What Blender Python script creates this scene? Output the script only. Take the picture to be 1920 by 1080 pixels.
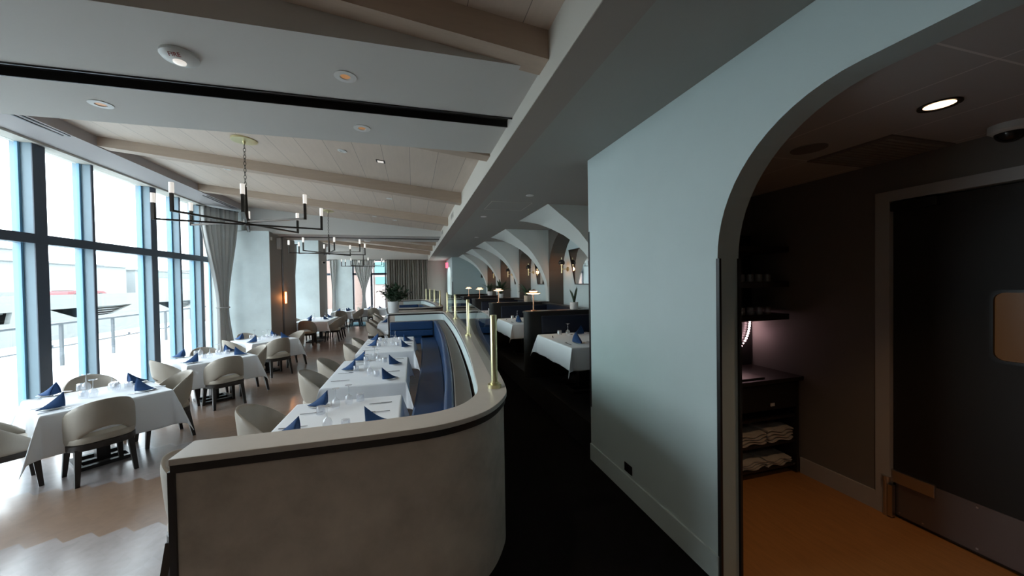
import bpy, bmesh, math, random
from math import sin, cos, pi, radians, sqrt, atan2
from mathutils import Vector, Matrix
random.seed(7)
C = bpy.context.scene.collection
for o in list(bpy.data.objects): bpy.data.objects.remove(o)

# ------------------------------------------------------------------ camera
def cam_axes(yaw, pitch, roll):
    y, p, r = map(radians, (yaw, pitch, roll))
    F = Vector((sin(y)*cos(p), cos(y)*cos(p), sin(p)))
    rt = Vector((cos(y), -sin(y), 0)); up = rt.cross(F)
    c, s = cos(r), sin(r)
    return rt*c + up*s, up*c - rt*s, F
R_, U_, F_ = cam_axes(15.472, -0.8517, -0.93)
cd = bpy.data.cameras.new('camera'); cam = bpy.data.objects.new('camera', cd); C.objects.link(cam)
cd.sensor_width = 36; cd.lens = 36*675/1920; cd.clip_start = 0.05; cd.clip_end = 400
cam.matrix_world = Matrix(((R_.x, U_.x, -F_.x, 0), (R_.y, U_.y, -F_.y, 0), (R_.z, U_.z, -F_.z, 2.0), (0, 0, 0, 1)))
bpy.context.scene.camera = cam

# ------------------------------------------------------------------ world (bright overcast sky)
w = bpy.data.worlds.new('overcast_sky'); bpy.context.scene.world = w; w.use_nodes = True
nt = w.node_tree; bg = nt.nodes['Background']
tc = nt.nodes.new('ShaderNodeTexCoord'); sp = nt.nodes.new('ShaderNodeSeparateXYZ'); cr = nt.nodes.new('ShaderNodeValToRGB')
nt.links.new(tc.outputs['Generated'], sp.inputs[0]); nt.links.new(sp.outputs['Z'], cr.inputs[0]); nt.links.new(cr.outputs[0], bg.inputs[0])
cr.color_ramp.elements[0].color = (0.95, 0.985, 1.0, 1); cr.color_ramp.elements[1].color = (0.90, 0.965, 1.0, 1)
bg.inputs[1].default_value = 4.6
vs = bpy.context.scene.view_settings
vs.view_transform = 'Standard'; vs.look = 'None'; vs.gamma = 1.0; vs.exposure = 0.82; vs.use_curve_mapping = False

# ------------------------------------------------------------------ materials
def new_mat(name):
    m = bpy.data.materials.new(name); m.use_nodes = True
    return m, m.node_tree, m.node_tree.nodes['Principled BSDF']
def mat(name, col, rough=.5, metal=0, var=0, scale=6, bump=0, bscale=60, spec=None, emit=None, es=0, coat=0, stretch=None, sheen=0):
    m, t, b = new_mat(name)
    b.inputs['Base Color'].default_value = (*col, 1); b.inputs['Roughness'].default_value = rough; b.inputs['Metallic'].default_value = metal
    if spec is not None: b.inputs['Specular IOR Level'].default_value = spec
    if coat: b.inputs['Coat Weight'].default_value = coat
    if sheen: b.inputs['Sheen Weight'].default_value = sheen
    if emit: b.inputs['Emission Color'].default_value = (*emit, 1); b.inputs['Emission Strength'].default_value = es
    if var or bump:
        tc = t.nodes.new('ShaderNodeTexCoord'); mp = t.nodes.new('ShaderNodeMapping'); t.links.new(tc.outputs['Object'], mp.inputs[0])
        if stretch: mp.inputs['Scale'].default_value = stretch
        if var:
            n = t.nodes.new('ShaderNodeTexNoise'); n.inputs['Scale'].default_value = scale; n.inputs['Detail'].default_value = 5; n.inputs['Roughness'].default_value = .62
            t.links.new(mp.outputs[0], n.inputs['Vector'])
            r = t.nodes.new('ShaderNodeValToRGB'); r.color_ramp.elements[0].position = .3; r.color_ramp.elements[1].position = .7
            r.color_ramp.elements[0].color = (*[c*(1-var) for c in col], 1); r.color_ramp.elements[1].color = (*[min(1, c*(1+var)) for c in col], 1)
            t.links.new(n.outputs['Fac'], r.inputs[0]); t.links.new(r.outputs[0], b.inputs['Base Color'])
        if bump:
            n2 = t.nodes.new('ShaderNodeTexNoise'); n2.inputs['Scale'].default_value = bscale; n2.inputs['Detail'].default_value = 3
            t.links.new(mp.outputs[0], n2.inputs['Vector'])
            bp = t.nodes.new('ShaderNodeBump'); bp.inputs['Strength'].default_value = bump; bp.inputs['Distance'].default_value = .01
            t.links.new(n2.outputs['Fac'], bp.inputs['Height']); t.links.new(bp.outputs[0], b.inputs['Normal'])
    return m
def glass_mat(name, tint=(1, 1, 1), boost=0.0, rough=0.0, white=0.0, ior=1.5):
    m = bpy.data.materials.new(name); m.use_nodes = True; t = m.node_tree
    for n in list(t.nodes):
        if n.type != 'OUTPUT_MATERIAL': t.nodes.remove(n)
    out = [n for n in t.nodes if n.type == 'OUTPUT_MATERIAL'][0]
    tr = t.nodes.new('ShaderNodeBsdfTransparent'); tr.inputs[0].default_value = (*tint, 1)
    gl = t.nodes.new('ShaderNodeBsdfGlossy'); gl.inputs['Roughness'].default_value = rough
    ge = t.nodes.new('ShaderNodeNewGeometry')
    ma = t.nodes.new('ShaderNodeMath'); ma.operation = 'MULTIPLY_ADD'; ma.inputs[1].default_value = 1/ior-ior; ma.inputs[2].default_value = ior
    t.links.new(ge.outputs['Backfacing'], ma.inputs[0])
    fr = t.nodes.new('ShaderNodeFresnel'); t.links.new(ma.outputs[0], fr.inputs['IOR'])
    ad = t.nodes.new('ShaderNodeMath'); ad.operation = 'ADD'; ad.use_clamp = True; ad.inputs[1].default_value = boost
    t.links.new(fr.outputs[0], ad.inputs[0])
    mx = t.nodes.new('ShaderNodeMixShader'); t.links.new(ad.outputs[0], mx.inputs[0]); t.links.new(tr.outputs[0], mx.inputs[1]); t.links.new(gl.outputs[0], mx.inputs[2])
    last = mx
    if white:
        df = t.nodes.new('ShaderNodeBsdfDiffuse'); df.inputs[0].default_value = (.95, .97, 1, 1)
        m2 = t.nodes.new('ShaderNodeMixShader'); m2.inputs[0].default_value = white
        t.links.new(mx.outputs[0], m2.inputs[1]); t.links.new(df.outputs[0], m2.inputs[2]); last = m2
    t.links.new(last.outputs[0], out.inputs[0])
    return m
def math_node(t, op, a, b=None, c=None):
    n = t.nodes.new('ShaderNodeMath'); n.operation = op
    for i, v in enumerate((a, b, c)):
        if v is None: continue
        if isinstance(v, (int, float)): n.inputs[i].default_value = v
        else: t.links.new(v, n.inputs[i])
    return n.outputs[0]
def floor_mat():
    m, t, b = new_mat('chevron_wood_floor')
    tc = t.nodes.new('ShaderNodeTexCoord'); s = t.nodes.new('ShaderNodeSeparateXYZ'); t.links.new(tc.outputs['Object'], s.inputs[0])
    x, y = s.outputs['X'], s.outputs['Y']
    fx = math_node(t, 'DIVIDE', x, .225)
    tri = math_node(t, 'MULTIPLY', math_node(t, 'ABSOLUTE', math_node(t, 'SUBTRACT', math_node(t, 'FRACT', fx), .5)), .192)
    yy = math_node(t, 'ADD', y, tri)
    zone = math_node(t, 'PINGPONG', math_node(t, 'SUBTRACT', yy, 3.765+.94*-20), .94)   # triangle wave, period 1.88
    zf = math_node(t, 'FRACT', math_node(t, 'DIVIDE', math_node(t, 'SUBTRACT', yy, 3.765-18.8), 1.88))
    zone = math_node(t, 'GREATER_THAN', zf, .5)                                        # 1 = pale board bands, window reflection put into their colour
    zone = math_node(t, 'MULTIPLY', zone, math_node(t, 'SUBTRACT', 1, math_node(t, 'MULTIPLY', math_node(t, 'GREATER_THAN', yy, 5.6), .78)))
    fy = math_node(t, 'DIVIDE', yy, .094)
    cb = t.nodes.new('ShaderNodeCombineXYZ'); t.links.new(math_node(t, 'FLOOR', fy), cb.inputs[0])
    t.links.new(math_node(t, 'FLOOR', math_node(t, 'MULTIPLY', fx, 2)), cb.inputs[1])
    wn = t.nodes.new('ShaderNodeTexWhiteNoise'); t.links.new(cb.outputs[0], wn.inputs['Vector'])
    ns = t.nodes.new('ShaderNodeTexNoise'); ns.inputs['Scale'].default_value = 14; ns.inputs['Detail'].default_value = 4; t.links.new(tc.outputs['Object'], ns.inputs['Vector'])
    val = math_node(t, 'ADD', math_node(t, 'MULTIPLY', wn.outputs['Value'], .10), math_node(t, 'MULTIPLY', ns.outputs['Fac'], .35))
    val = math_node(t, 'ADD', val, .77)
    mc = t.nodes.new('ShaderNodeMix'); mc.data_type = 'RGBA'; t.links.new(zone, mc.inputs[0])
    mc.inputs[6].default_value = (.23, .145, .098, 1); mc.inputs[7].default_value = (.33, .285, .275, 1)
    mm = t.nodes.new('ShaderNodeMix'); mm.data_type = 'RGBA'; mm.blend_type = 'MULTIPLY'; mm.inputs[0].default_value = 1
    t.links.new(mc.outputs[2], mm.inputs[6]); t.links.new(val, mm.inputs[7]); t.links.new(mm.outputs[2], b.inputs['Base Color'])
    rr = math_node(t, 'SUBTRACT', .31, math_node(t, 'MULTIPLY', zone, .05)); t.links.new(rr, b.inputs['Roughness'])
    b.inputs['Coat Weight'].default_value = .35; b.inputs['Coat Roughness'].default_value = .16
    return m
def plank_ceiling_mat():
    m, t, b = new_mat('pale_wood_ceiling_panels')
    tc = t.nodes.new('ShaderNodeTexCoord'); s = t.nodes.new('ShaderNodeSeparateXYZ'); t.links.new(tc.outputs['Object'], s.inputs[0])
    fx = math_node(t, 'DIVIDE', s.outputs['X'], .36)
    ln = math_node(t, 'LESS_THAN', math_node(t, 'FRACT', fx), .014)
    wn = t.nodes.new('ShaderNodeTexWhiteNoise'); wn.noise_dimensions = '1D'; t.links.new(math_node(t, 'FLOOR', fx), wn.inputs['W'])
    mp = t.nodes.new('ShaderNodeMapping'); mp.inputs['Scale'].default_value = (9, .8, 9); t.links.new(tc.outputs['Object'], mp.inputs[0])
    ns = t.nodes.new('ShaderNodeTexNoise'); ns.inputs['Scale'].default_value = 3; ns.inputs['Detail'].default_value = 6; t.links.new(mp.outputs[0], ns.inputs['Vector'])
    val = math_node(t, 'ADD', math_node(t, 'ADD', math_node(t, 'MULTIPLY', wn.outputs['Value'], .07), math_node(t, 'MULTIPLY', ns.outputs['Fac'], .16)), .86)
    val = math_node(t, 'MULTIPLY', val, math_node(t, 'SUBTRACT', 1, math_node(t, 'MULTIPLY', ln, .62)))
    mm = t.nodes.new('ShaderNodeMix'); mm.data_type = 'RGBA'; mm.blend_type = 'MULTIPLY'; mm.inputs[0].default_value = 1
    mm.inputs[6].default_value = (.62, .51, .425, 1); t.links.new(val, mm.inputs[7]); t.links.new(mm.outputs[2], b.inputs['Base Color']); b.inputs['Roughness'].default_value = .55
    return m
def sheer_mat():
    m, t, b = new_mat('grey_sheer_curtain'); b.inputs['Base Color'].default_value = (.55, .545, .53, 1); b.inputs['Roughness'].default_value = .9
    tl = t.nodes.new('ShaderNodeBsdfTranslucent'); tl.inputs[0].default_value = (.60, .60, .58, 1)
    mx = t.nodes.new('ShaderNodeMixShader'); mx.inputs[0].default_value = .30; out = t.nodes['Material Output']
    t.links.new(b.outputs[0], mx.inputs[1]); t.links.new(tl.outputs[0], mx.inputs[2]); t.links.new(mx.outputs[0], out.inputs[0])
    return m
M = dict(
    floor=floor_mat(), planks=plank_ceiling_mat(),
    beam=mat('beige_wood_beam', (.46, .355, .275), .55, var=.05, scale=3, stretch=(1, 9, 9)),
    gyp=mat('grey_white_ceiling_paint', (.57, .55, .52), .7),
    header=mat('cream_paint', (.60, .57, .51), .65),
    headersoffit=mat('shaded_soffit_taupe', (.30, .255, .225), .65),  # shading of the beam underside put into the colour
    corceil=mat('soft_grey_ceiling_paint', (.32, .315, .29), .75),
    wall=mat('pale_wall_paint', (.52, .62, .62), .6, var=.02, scale=2),
    rib=mat('pale_rib_plaster', (.66, .70, .67), .6),
    walldark=mat('warm_grey_wall_paint', (.30, .28, .25), .6),
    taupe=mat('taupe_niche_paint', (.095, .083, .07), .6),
    column=mat('limewash_grey_wall', (.62, .69, .69), .7, var=.12, scale=1.1),
    colside=mat('shaded_column_side', (.27, .25, .225), .65),  # darker pillar sides: shade away from the windows put into the colour
    bulk=mat('mauve_grey_soffit_paint', (.42, .385, .38), .7),
    carpet=mat('black_carpet', (.006, .0055, .0055), .98, spec=.1, var=.3, scale=90, bump=.3, bscale=200),
    platform=mat('dark_platform_finish', (.009, .008, .008), .6),
    alcfloor=mat('amber_wood_floor', (.42, .20, .065), .45, var=.12, scale=5, stretch=(8, 1, 8)),
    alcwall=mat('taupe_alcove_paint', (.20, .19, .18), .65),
    alcceil=mat('acoustic_tile_white', (.55, .52, .49), .8),
    cap=mat('cream_stone_cap', (.50, .47, .43), .32, var=.03, scale=9),
    plaster=mat('brown_grey_plaster', (.46, .40, .34), .75, var=.24, scale=2.2, bump=.06, bscale=30),
    panel=mat('pale_inner_panel', (.58, .68, .68), .5),
    black=mat('black_metal_trim', (.012, .011, .011), .35),
    blue=mat('navy_blue_leather', (.009, .042, .12), .38, var=.05, scale=4, bump=.05, bscale=25),
    bluedark=mat('deep_navy_leather', (.005, .010, .026), .42),
    brownpad=mat('dark_taupe_leather', (.10, .088, .075), .38),
    cloth=mat('white_linen', (.82, .85, .89), .85, bump=.04, bscale=220),
    napkin=mat('blue_napkin_cotton', (.015, .058, .165), .85, bump=.06, bscale=160),
    chair=mat('beige_leather', (.33, .29, .24), .45, var=.03, scale=5, bump=.03, bscale=90),
    chairseat=mat('cream_leather', (.42, .37, .30), .45),
    dwood=mat('espresso_wood', (.022, .017, .014), .4),
    brass=mat('polished_brass', (.70, .64, .38), .34, 1),
    steel=mat('brushed_steel', (.55, .55, .56), .3, 1),
    bronze=mat('dark_bronze', (.06, .052, .045), .35, .7),
    copper=mat('copper', (.80, .42, .26), .25, 1),
    china=mat('white_china', (.85, .86, .87), .2),
    cutlery=mat('steel_cutlery', (.36, .37, .39), .25, 1),
    curtain=sheer_mat(),
    darkcurtain=mat('grey_brown_drape', (.15, .14, .12), .85),
    mull=mat('blue_grey_mullion_metal', (.20, .285, .34), .45),
    mulldark=mat('backlit_mullion_metal', (.045, .065, .095), .4),  # darker copy of the mullion metal, backlit shade in the colour
    leaf=mat('deep_green_leaf', (.025, .06, .028), .45, var=.3, scale=8),
    soil=mat('potting_soil', (.03, .022, .016), .95),
    pot=mat('white_ceramic_pot', (.72, .74, .74), .35),
    potbeige=mat('beige_ceramic_pot', (.50, .43, .34), .4),
    whiteplastic=mat('white_plastic', (.72, .72, .70), .35),
    red=mat('red_print', (.30, .04, .03), .5),
    darkplastic=mat('black_plastic', (.02, .02, .02), .25),
    doorpaint=mat('black_brown_door', (.012, .010, .009), .6),
    frame=mat('grey_door_frame_paint', (.46, .46, .46), .5),
    rug=mat('teal_rug', (.09, .20, .25), .95, var=.2, scale=20),
    snow=mat('pale_terrace_paving', (.55, .58, .58), .8, var=.05, scale=.6),
    concrete=mat('pale_concrete', (.235, .25, .245), .8, var=.06, scale=.5),
    concrete2=mat('white_render', (.255, .275, .28), .8),
    gopen=mat('shaded_garage_interior', (.03, .036, .04), .8),
    rail=mat('galvanised_rail', (.09, .10, .11), .5),
    teal=mat('teal_glazing', (.09, .20, .195), .3),
    pink=mat('peach_render', (.24, .165, .14), .8),
    pinkpale=mat('pale_pink_render', (.30, .235, .215), .8),
    carred=mat('red_car_paint', (.24, .06, .065), .3), carglass=mat('car_glass', (.25, .30, .30), .1), cardark=mat('tyre_rubber', (.03, .03, .03), .8),
    bulb=mat('lit_warm_glass', (1, .8, .6), .4, emit=(1.0, .72, .45), es=2.0),
    tube=mat('frosted_glass_tube', (.80, .80, .78), .25, emit=(1, .93, .85), es=.35),
    lampglow=mat('lit_lamp_disc', (1, .85, .6), .4, emit=(1.0, .74, .42), es=2.6),
    sconceglow=mat('orange_glow_tube', (1, .4, .1), .4, emit=(1.0, .33, .10), es=5.0),
    exitglow=mat('lit_red_letters', (1, .1, .15), .4, emit=(1.0, .08, .14), es=1.6),
    pinkdot=mat('lit_pink_bead', (1, .8, .8), .4, emit=(1.0, .62, .66), es=9.0),
    amber=mat('amber_lens', (.55, .28, .12), .3, emit=(1.0, .45, .16), es=.12),
    alcglow=mat('lit_downlight_lens', (1, .8, .6), .3, emit=(1.0, .62, .33), es=4.0),
    window_glow=mat('warm_room_beyond_glass', (.05, .022, .008), .25, emit=(.5, .22, .06), es=.035),
    mirror=mat('silvered_mirror', (.80, .84, .84), .03, 1),
    linenfold=mat('folded_white_linen', (.60, .58, .55), .9),
    paneglass=glass_mat('window_glass', (.94, .98, 1.0)), guardglass=glass_mat('guard_glass', (.90, .95, .93)),
    stemglass=glass_mat('stemware_glass', (.97, .98, 1.0), boost=.11, rough=.02, white=.11),
)
M['chevron'] = M['floor']

# ------------------------------------------------------------------ mesh helpers
def bmn(): return bmesh.new()
def obj(name, bm, m=None, parent=None, smooth=False, loc=None, rotz=None, bevel=0, auto=True):
    me = bpy.data.meshes.new(name); bmesh.ops.recalc_face_normals(bm, faces=bm.faces); bm.to_mesh(me); bm.free()
    o = bpy.data.objects.new(name, me); C.objects.link(o)
    if isinstance(m, str): m = M[m]
    if m: me.materials.append(m)
    if smooth:
        me.polygons.foreach_set('use_smooth', [True]*len(me.polygons))
        try: me.set_sharp_from_angle(angle=radians(42))
        except Exception: pass
    if parent: o.parent = parent
    if loc: o.location = loc
    if rotz is not None: o.rotation_euler = (0, 0, rotz)
    if bevel:
        b = o.modifiers.new('bevel', 'BEVEL'); b.width = bevel; b.segments = 2; b.limit_method = 'ANGLE'
    return o
def tag(o, label, cat, group=None, kind=None):
    o['label'] = label; o['category'] = cat
    if group: o['group'] = group
    if kind: o['kind'] = kind
    return o
def thing(name, label, cat, loc=(0, 0, 0), rotz=0, group=None, kind=None):
    o = bpy.data.objects.new(name, None); C.objects.link(o); o.location = loc; o.rotation_euler = (0, 0, rotz); o.empty_display_size = .1
    return tag(o, label, cat, group, kind)
def struct(name, bm, m, label, cat, **k):
    return tag(obj(name, bm, m, **k), label, cat, kind='structure')
def dup(root, loc=None, rotz=None, label=None, group=None, scale=None):
    r = root.copy(); C.objects.link(r)
    if loc is not None: r.location = loc
    if rotz is not None: r.rotation_euler = (0, 0, rotz)
    if label: r['label'] = label
    if group: r['group'] = group
    if scale: r.scale = scale
    for ch in list(root.children):
        c = ch.copy(); C.objects.link(c); c.parent = r
        for g in ch.children:
            d = g.copy(); C.objects.link(d); d.parent = c
    return r
def box(bm, x0, x1, y0, y1, z0, z1):
    v = [bm.verts.new(p) for p in ((x0,y0,z0),(x1,y0,z0),(x1,y1,z0),(x0,y1,z0),(x0,y0,z1),(x1,y0,z1),(x1,y1,z1),(x0,y1,z1))]
    for f in ((0,3,2,1),(4,5,6,7),(0,1,5,4),(1,2,6,5),(2,3,7,6),(3,0,4,7)): bm.faces.new([v[i] for i in f])
    return bm
def mkbox(*a): return box(bmn(), *a)
def hexa(bm, bot, top):
    """solid from two quads (lists of 4 points)"""
    v = [bm.verts.new(p) for p in list(bot)+list(top)]
    n = len(bot)
    bm.faces.new([v[i] for i in reversed(range(n))]); bm.faces.new([v[n+i] for i in range(n)])
    for i in range(n): bm.faces.new([v[i], v[(i+1) % n], v[n+(i+1) % n], v[n+i]])
    return bm
def prism(bm, pts, axis, a, b):
    """extrude polygon (list of 2-D pts) along axis from a to b"""
    def P(p, t): return {'x': (t, p[0], p[1]), 'y': (p[0], t, p[1]), 'z': (p[0], p[1], t)}[axis]
    return hexa(bm, [P(p, a) for p in pts], [P(p, b) for p in pts])
def tube(bm, pts, r, seg=8, caps=True):
    pts = [Vector(p) for p in pts]; rings = []
    rr = r if isinstance(r, (list, tuple)) else [r]*len(pts)
    prev = None
    for i, p in enumerate(pts):
        d = (pts[min(i+1, len(pts)-1)]-pts[max(i-1, 0)]).normalized()
        ref = prev if prev is not None else (Vector((0, 0, 1)) if abs(d.z) < .9 else Vector((1, 0, 0)))
        u = d.cross(ref).normalized(); v = u.cross(d).normalized(); prev = v if prev is None or True else prev
        rings.append([bm.verts.new(p+(u*cos(a)+v*sin(a))*rr[i]) for a in [2*pi*k/seg for k in range(seg)]])
        prev = v
    for a, b in zip(rings, rings[1:]):
        for k in range(seg): bm.faces.new((a[k], a[(k+1) % seg], b[(k+1) % seg], b[k]))
    if caps: bm.faces.new(rings[0][::-1]); bm.faces.new(rings[-1])
    return bm
def lathe(bm, prof, seg=20, c=(0, 0, 0), closed=False):
    rings = []
    for r, z in prof:
        if r < 1e-5: rings.append([bm.verts.new((c[0], c[1], c[2]+z))])
        else: rings.append([bm.verts.new((c[0]+r*cos(2*pi*k/seg), c[1]+r*sin(2*pi*k/seg), c[2]+z)) for k in range(seg)])
    pr = list(zip(rings, rings[1:]))
    if closed: pr.append((rings[-1], rings[0]))
    for a, b in pr:
        for k in range(seg):
            k2 = (k+1) % seg
            if len(a) == 1 and len(b) == 1: continue
            if len(a) == 1: bm.faces.new((a[0], b[k], b[k2]))
            elif len(b) == 1: bm.faces.new((a[k], a[k2], b[0]))
            else: bm.faces.new((a[k], a[k2], b[k2], b[k]))
    return bm
def grid_faces(bm, rows, closed_u=False):
    for a, b in zip(rows, rows[1:]):
        n = len(a)
        for k in range(n if closed_u else n-1): bm.faces.new((a[k], a[(k+1) % n], b[(k+1) % n], b[k]))
def ribbon(bm, path, o0, o1, z0, z1):
    """sweep a rectangle (offset o0..o1 to the left of travel, height z0..z1) along a 2-D path"""
    P = [Vector(p) for p in path]; rows = []
    for i, p in enumerate(P):
        d = (P[min(i+1, len(P)-1)]-P[max(i-1, 0)]).normalized(); n = Vector((-d.y, d.x))
        a = p+n*o0; b = p+n*o1
        rows.append([bm.verts.new(q) for q in ((a.x, a.y, z0), (b.x, b.y, z0), (b.x, b.y, z1), (a.x, a.y, z1))])
    grid_faces(bm, rows, True); bm.faces.new(rows[0][::-1]); bm.faces.new(rows[-1])
    return bm
def smooth_path(pts, n=10):
    out = []
    P = [Vector(p) for p in pts]; P = [P[0]*2-P[1]]+P+[P[-1]*2-P[-2]]
    for i in range(1, len(P)-2):
        for k in range(n):
            t = k/n
            out.append(.5*((2*P[i])+(P[i+1]-P[i-1])*t+(2*P[i-1]-5*P[i]+4*P[i+1]-P[i+2])*t*t+(3*P[i]-P[i-1]-3*P[i+1]+P[i+2])*t**3))
    out.append(P[-2]); return out
def text_mesh(s, size, depth=.002, align='CENTER'):
    cu = bpy.data.curves.new('t', 'FONT'); cu.body = s; cu.size = size; cu.extrude = depth; cu.align_x = align; cu.align_y = 'CENTER'
    o = bpy.data.objects.new('t', cu); C.objects.link(o); dg = bpy.context.evaluated_depsgraph_get()
    me = bpy.data.meshes.new_from_object(o.evaluated_get(dg)); bpy.data.objects.remove(o)
    return me

# ------------------------------------------------------------------ constants of the room (metres)
XW, XH, XR, XB = -5.0, .9, 1.904, 3.81      # window plane, header face, right wall face, back wall of booths
YE = 21.25                                   # far end wall
ZC = 3.34                                    # corridor ceiling
def zplank(x): return 3.66+.105*(XH-x)
def zbeam(x): return 3.47+.115*(XH-x)

# ------------------------------------------------------------------ SETTING: floors
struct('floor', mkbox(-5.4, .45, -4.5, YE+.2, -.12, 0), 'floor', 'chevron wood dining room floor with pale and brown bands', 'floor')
struct('floor', mkbox(.45, XR+.2, -4.5, YE+.2, -.12, .004), 'carpet', 'black carpeted corridor floor beside the low wall', 'floor')
struct('floor', mkbox(XR+.001, XB+.5, -2.0, 3.3, -.12, .006), 'alcfloor', 'amber lit wood floor of the side alcove', 'floor')
struct('booth_platform', mkbox(1.95, XB+.2, 3.66, 18.3, 0, .36), 'platform', 'raised black platform under the right hand booths', 'platform')

# ------------------------------------------------------------------ ceilings
bm = bmn()
xl = -5.25
hexa(bm, [(xl, -4.5, zplank(xl)), (XH+.1, -4.5, zplank(XH+.1)), (XH+.1, YE, zplank(XH+.1)), (xl, YE, zplank(xl))],
     [(xl, -4.5, zplank(xl)+.1), (XH+.1, -4.5, zplank(XH+.1)+.1), (XH+.1, YE, zplank(XH+.1)+.1), (xl, YE, zplank(xl)+.1)])
struct('ceiling', bm, 'planks', 'sloping pale wood panelled ceiling above the dining tables', 'ceiling')
def band(y0, y1, slot, name_label):
    # flat dropped gypsum band with a recessed black slot across it
    bm = bmn(); z = 3.4875; s0, s1 = slot
    for a, b in ((y0, s0), (s1, y1)):
        hexa(bm, [(-4.7, a, z), (XH, a, z), (XH, b, z), (-4.7, b, z)], [(-4.7, a, zplank(-4.7)), (XH, a, zplank(XH)), (XH, b, zplank(XH)), (-4.7, b, zplank(-4.7))])
    o = struct('ceiling', bm, 'gyp', name_label, 'ceiling')
    bm = bmn(); box(bm, -4.7, XH, s0+.002, s1-.002, z+.05, z+.09); box(bm, -4.7, XH, s0-.004, s0+.006, z-.012, z+.05); box(bm, -4.7, XH, s1-.006, s1+.004, z-.012, z+.05)
    obj('black_slot_channel', bm, 'black', o)
band(2.38, 4.07, (3.15, 3.325), 'flat dropped grey ceiling band nearest the camera with black slot')
band(11.55, 13.1, (12.22, 12.31), 'flat dropped grey ceiling band far down the dining room')
beams = [(-.2, 'pale wood ceiling beam behind the camera'), (2.24, 'nearest pale wood ceiling beam before the flat band'), (4.11, 'pale wood ceiling beam just beyond the near flat band'), (6.62, 'pale wood ceiling beam above the first chandelier'),
         (9.15, 'pale wood ceiling beam above the second chandelier canopy'), (14.0, 'first pale wood ceiling beam past the far flat band'), (16.3, 'second pale wood ceiling beam past the far flat band'), (18.7, 'last pale wood ceiling beam before the end wall')]
for y, lab in beams:
    bm = bmn(); x0, x1 = -4.48, XH-.002
    if y > 10: x0 = -4.4
    hexa(bm, [(x0, y, zbeam(x0)), (x1, y, zbeam(x1)), (x1, y+.19, zbeam(x1)), (x0, y+.19, zbeam(x0))],
         [(x0, y, zplank(x0)+.02), (x1, y, zplank(x1)+.02), (x1, y+.19, zplank(x1)+.02), (x0, y+.19, zplank(x0)+.02)])
    struct('ceiling_beam', bm, 'beam', lab, 'beam')
# window-side soffit
struct('trim_1', mkbox(-5.3, -4.34, -4.5, YE, 4.06, 4.25), 'bulk', 'mauve grey dropped soffit running above the tall windows', 'soffit')
bm = bmn()
box(bm, -4.47, -4.447, 3.6, 6.25, 4.052, 4.062); box(bm, -4.395, -4.372, 3.6, 6.25, 4.052, 4.062)
tag(obj('slot_diffuser', bm, 'black'), 'twin black slot air diffuser in the soffit by the near windows', 'vent')
bm = bmn(); box(bm, -4.47, -4.447, 9.6, 11.0, 4.052, 4.062); box(bm, -4.395, -4.372, 9.6, 11.0, 4.052, 4.062)
tag(obj('slot_diffuser', bm, 'black'), 'twin black slot air diffuser in the soffit near the tied curtain', 'vent')
# header beam and corridor ceiling
struct('trim_2', mkbox(XH, XH+.24, -4.5, YE, ZC, 3.72), 'header', 'long cream header beam between dining room and corridor', 'beam')
struct('trim_3', mkbox(XH+.003, XH+.25, -4.5, YE, ZC-.004, ZC), 'headersoffit', 'underside strip of the long header beam, shade put into its taupe', 'trim')
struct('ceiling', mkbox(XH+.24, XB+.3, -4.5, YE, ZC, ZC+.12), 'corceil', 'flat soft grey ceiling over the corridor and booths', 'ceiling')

# ------------------------------------------------------------------ right wall with arched opening
def arch_wall(x0, x1, y0, y1, za, z1, ya, yb, spring, ry, m, label, name='wall_right', jamb=None, top=None):
    """wall in a Y-Z plane with an opening ya..yb whose top corners are quarter ellipses (radius ry along Y, spring..top)"""
    zt = top; n = 16
    prof = [(yb, za), (yb, spring)] + [(yb-ry+ry*cos(t), spring+(zt-spring)*sin(t)) for t in [pi/2*k/n for k in range(1, n+1)]]
    prof += [(ya+ry-ry*cos(t), spring+(zt-spring)*sin(t)) for t in [pi/2*(n-k)/n for k in range(0, n+1)]] + [(ya, za)]
    bm = bmn()
    def quadstrip(P, Q):
        pass
    # build as strips from opening outline up to the top / sides
    outer = []
    for (y, z) in prof: outer.append((y, z))
    # left side block, right side block
    box(bm, x0, x1, yb, y1, za, z1); box(bm, x0, x1, y0, ya, za, z1)
    arc = [p for p in prof if p[1] >= spring-1e-6]
    for (a, b) in zip(arc, arc[1:]):
        if abs(a[0]-b[0]) < 1e-6: continue
        hexa(bm, [(x0, a[0], a[1]), (x0, b[0], b[1]), (x0, b[0], z1), (x0, a[0], z1)], [(x1, a[0], a[1]), (x1, b[0], b[1]), (x1, b[0], z1), (x1, a[0], z1)])
    bmesh.ops.remove_doubles(bm, verts=bm.verts, dist=1e-5)
    # drop the internal faces shared by neighbouring blocks
    seen = {}
    for f in bm.faces:
        k = tuple(sorted(v.index for v in f.verts)) if False else frozenset(f.verts)
        seen.setdefault(k, []).append(f)
    dead = [f for fs in seen.values() if len(fs) > 1 for f in fs]
    bmesh.ops.delete(bm, geom=dead, context='FACES')
    return struct(name, bm, m, label, 'wall')
arch_wall(XR, XR+.17, -2.0, 3.645, 0, ZC+.02, .0, 1.89, 2.13, .78, 'wall', 'pale right wall pierced by the big round cornered archway', top=2.944)
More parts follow.
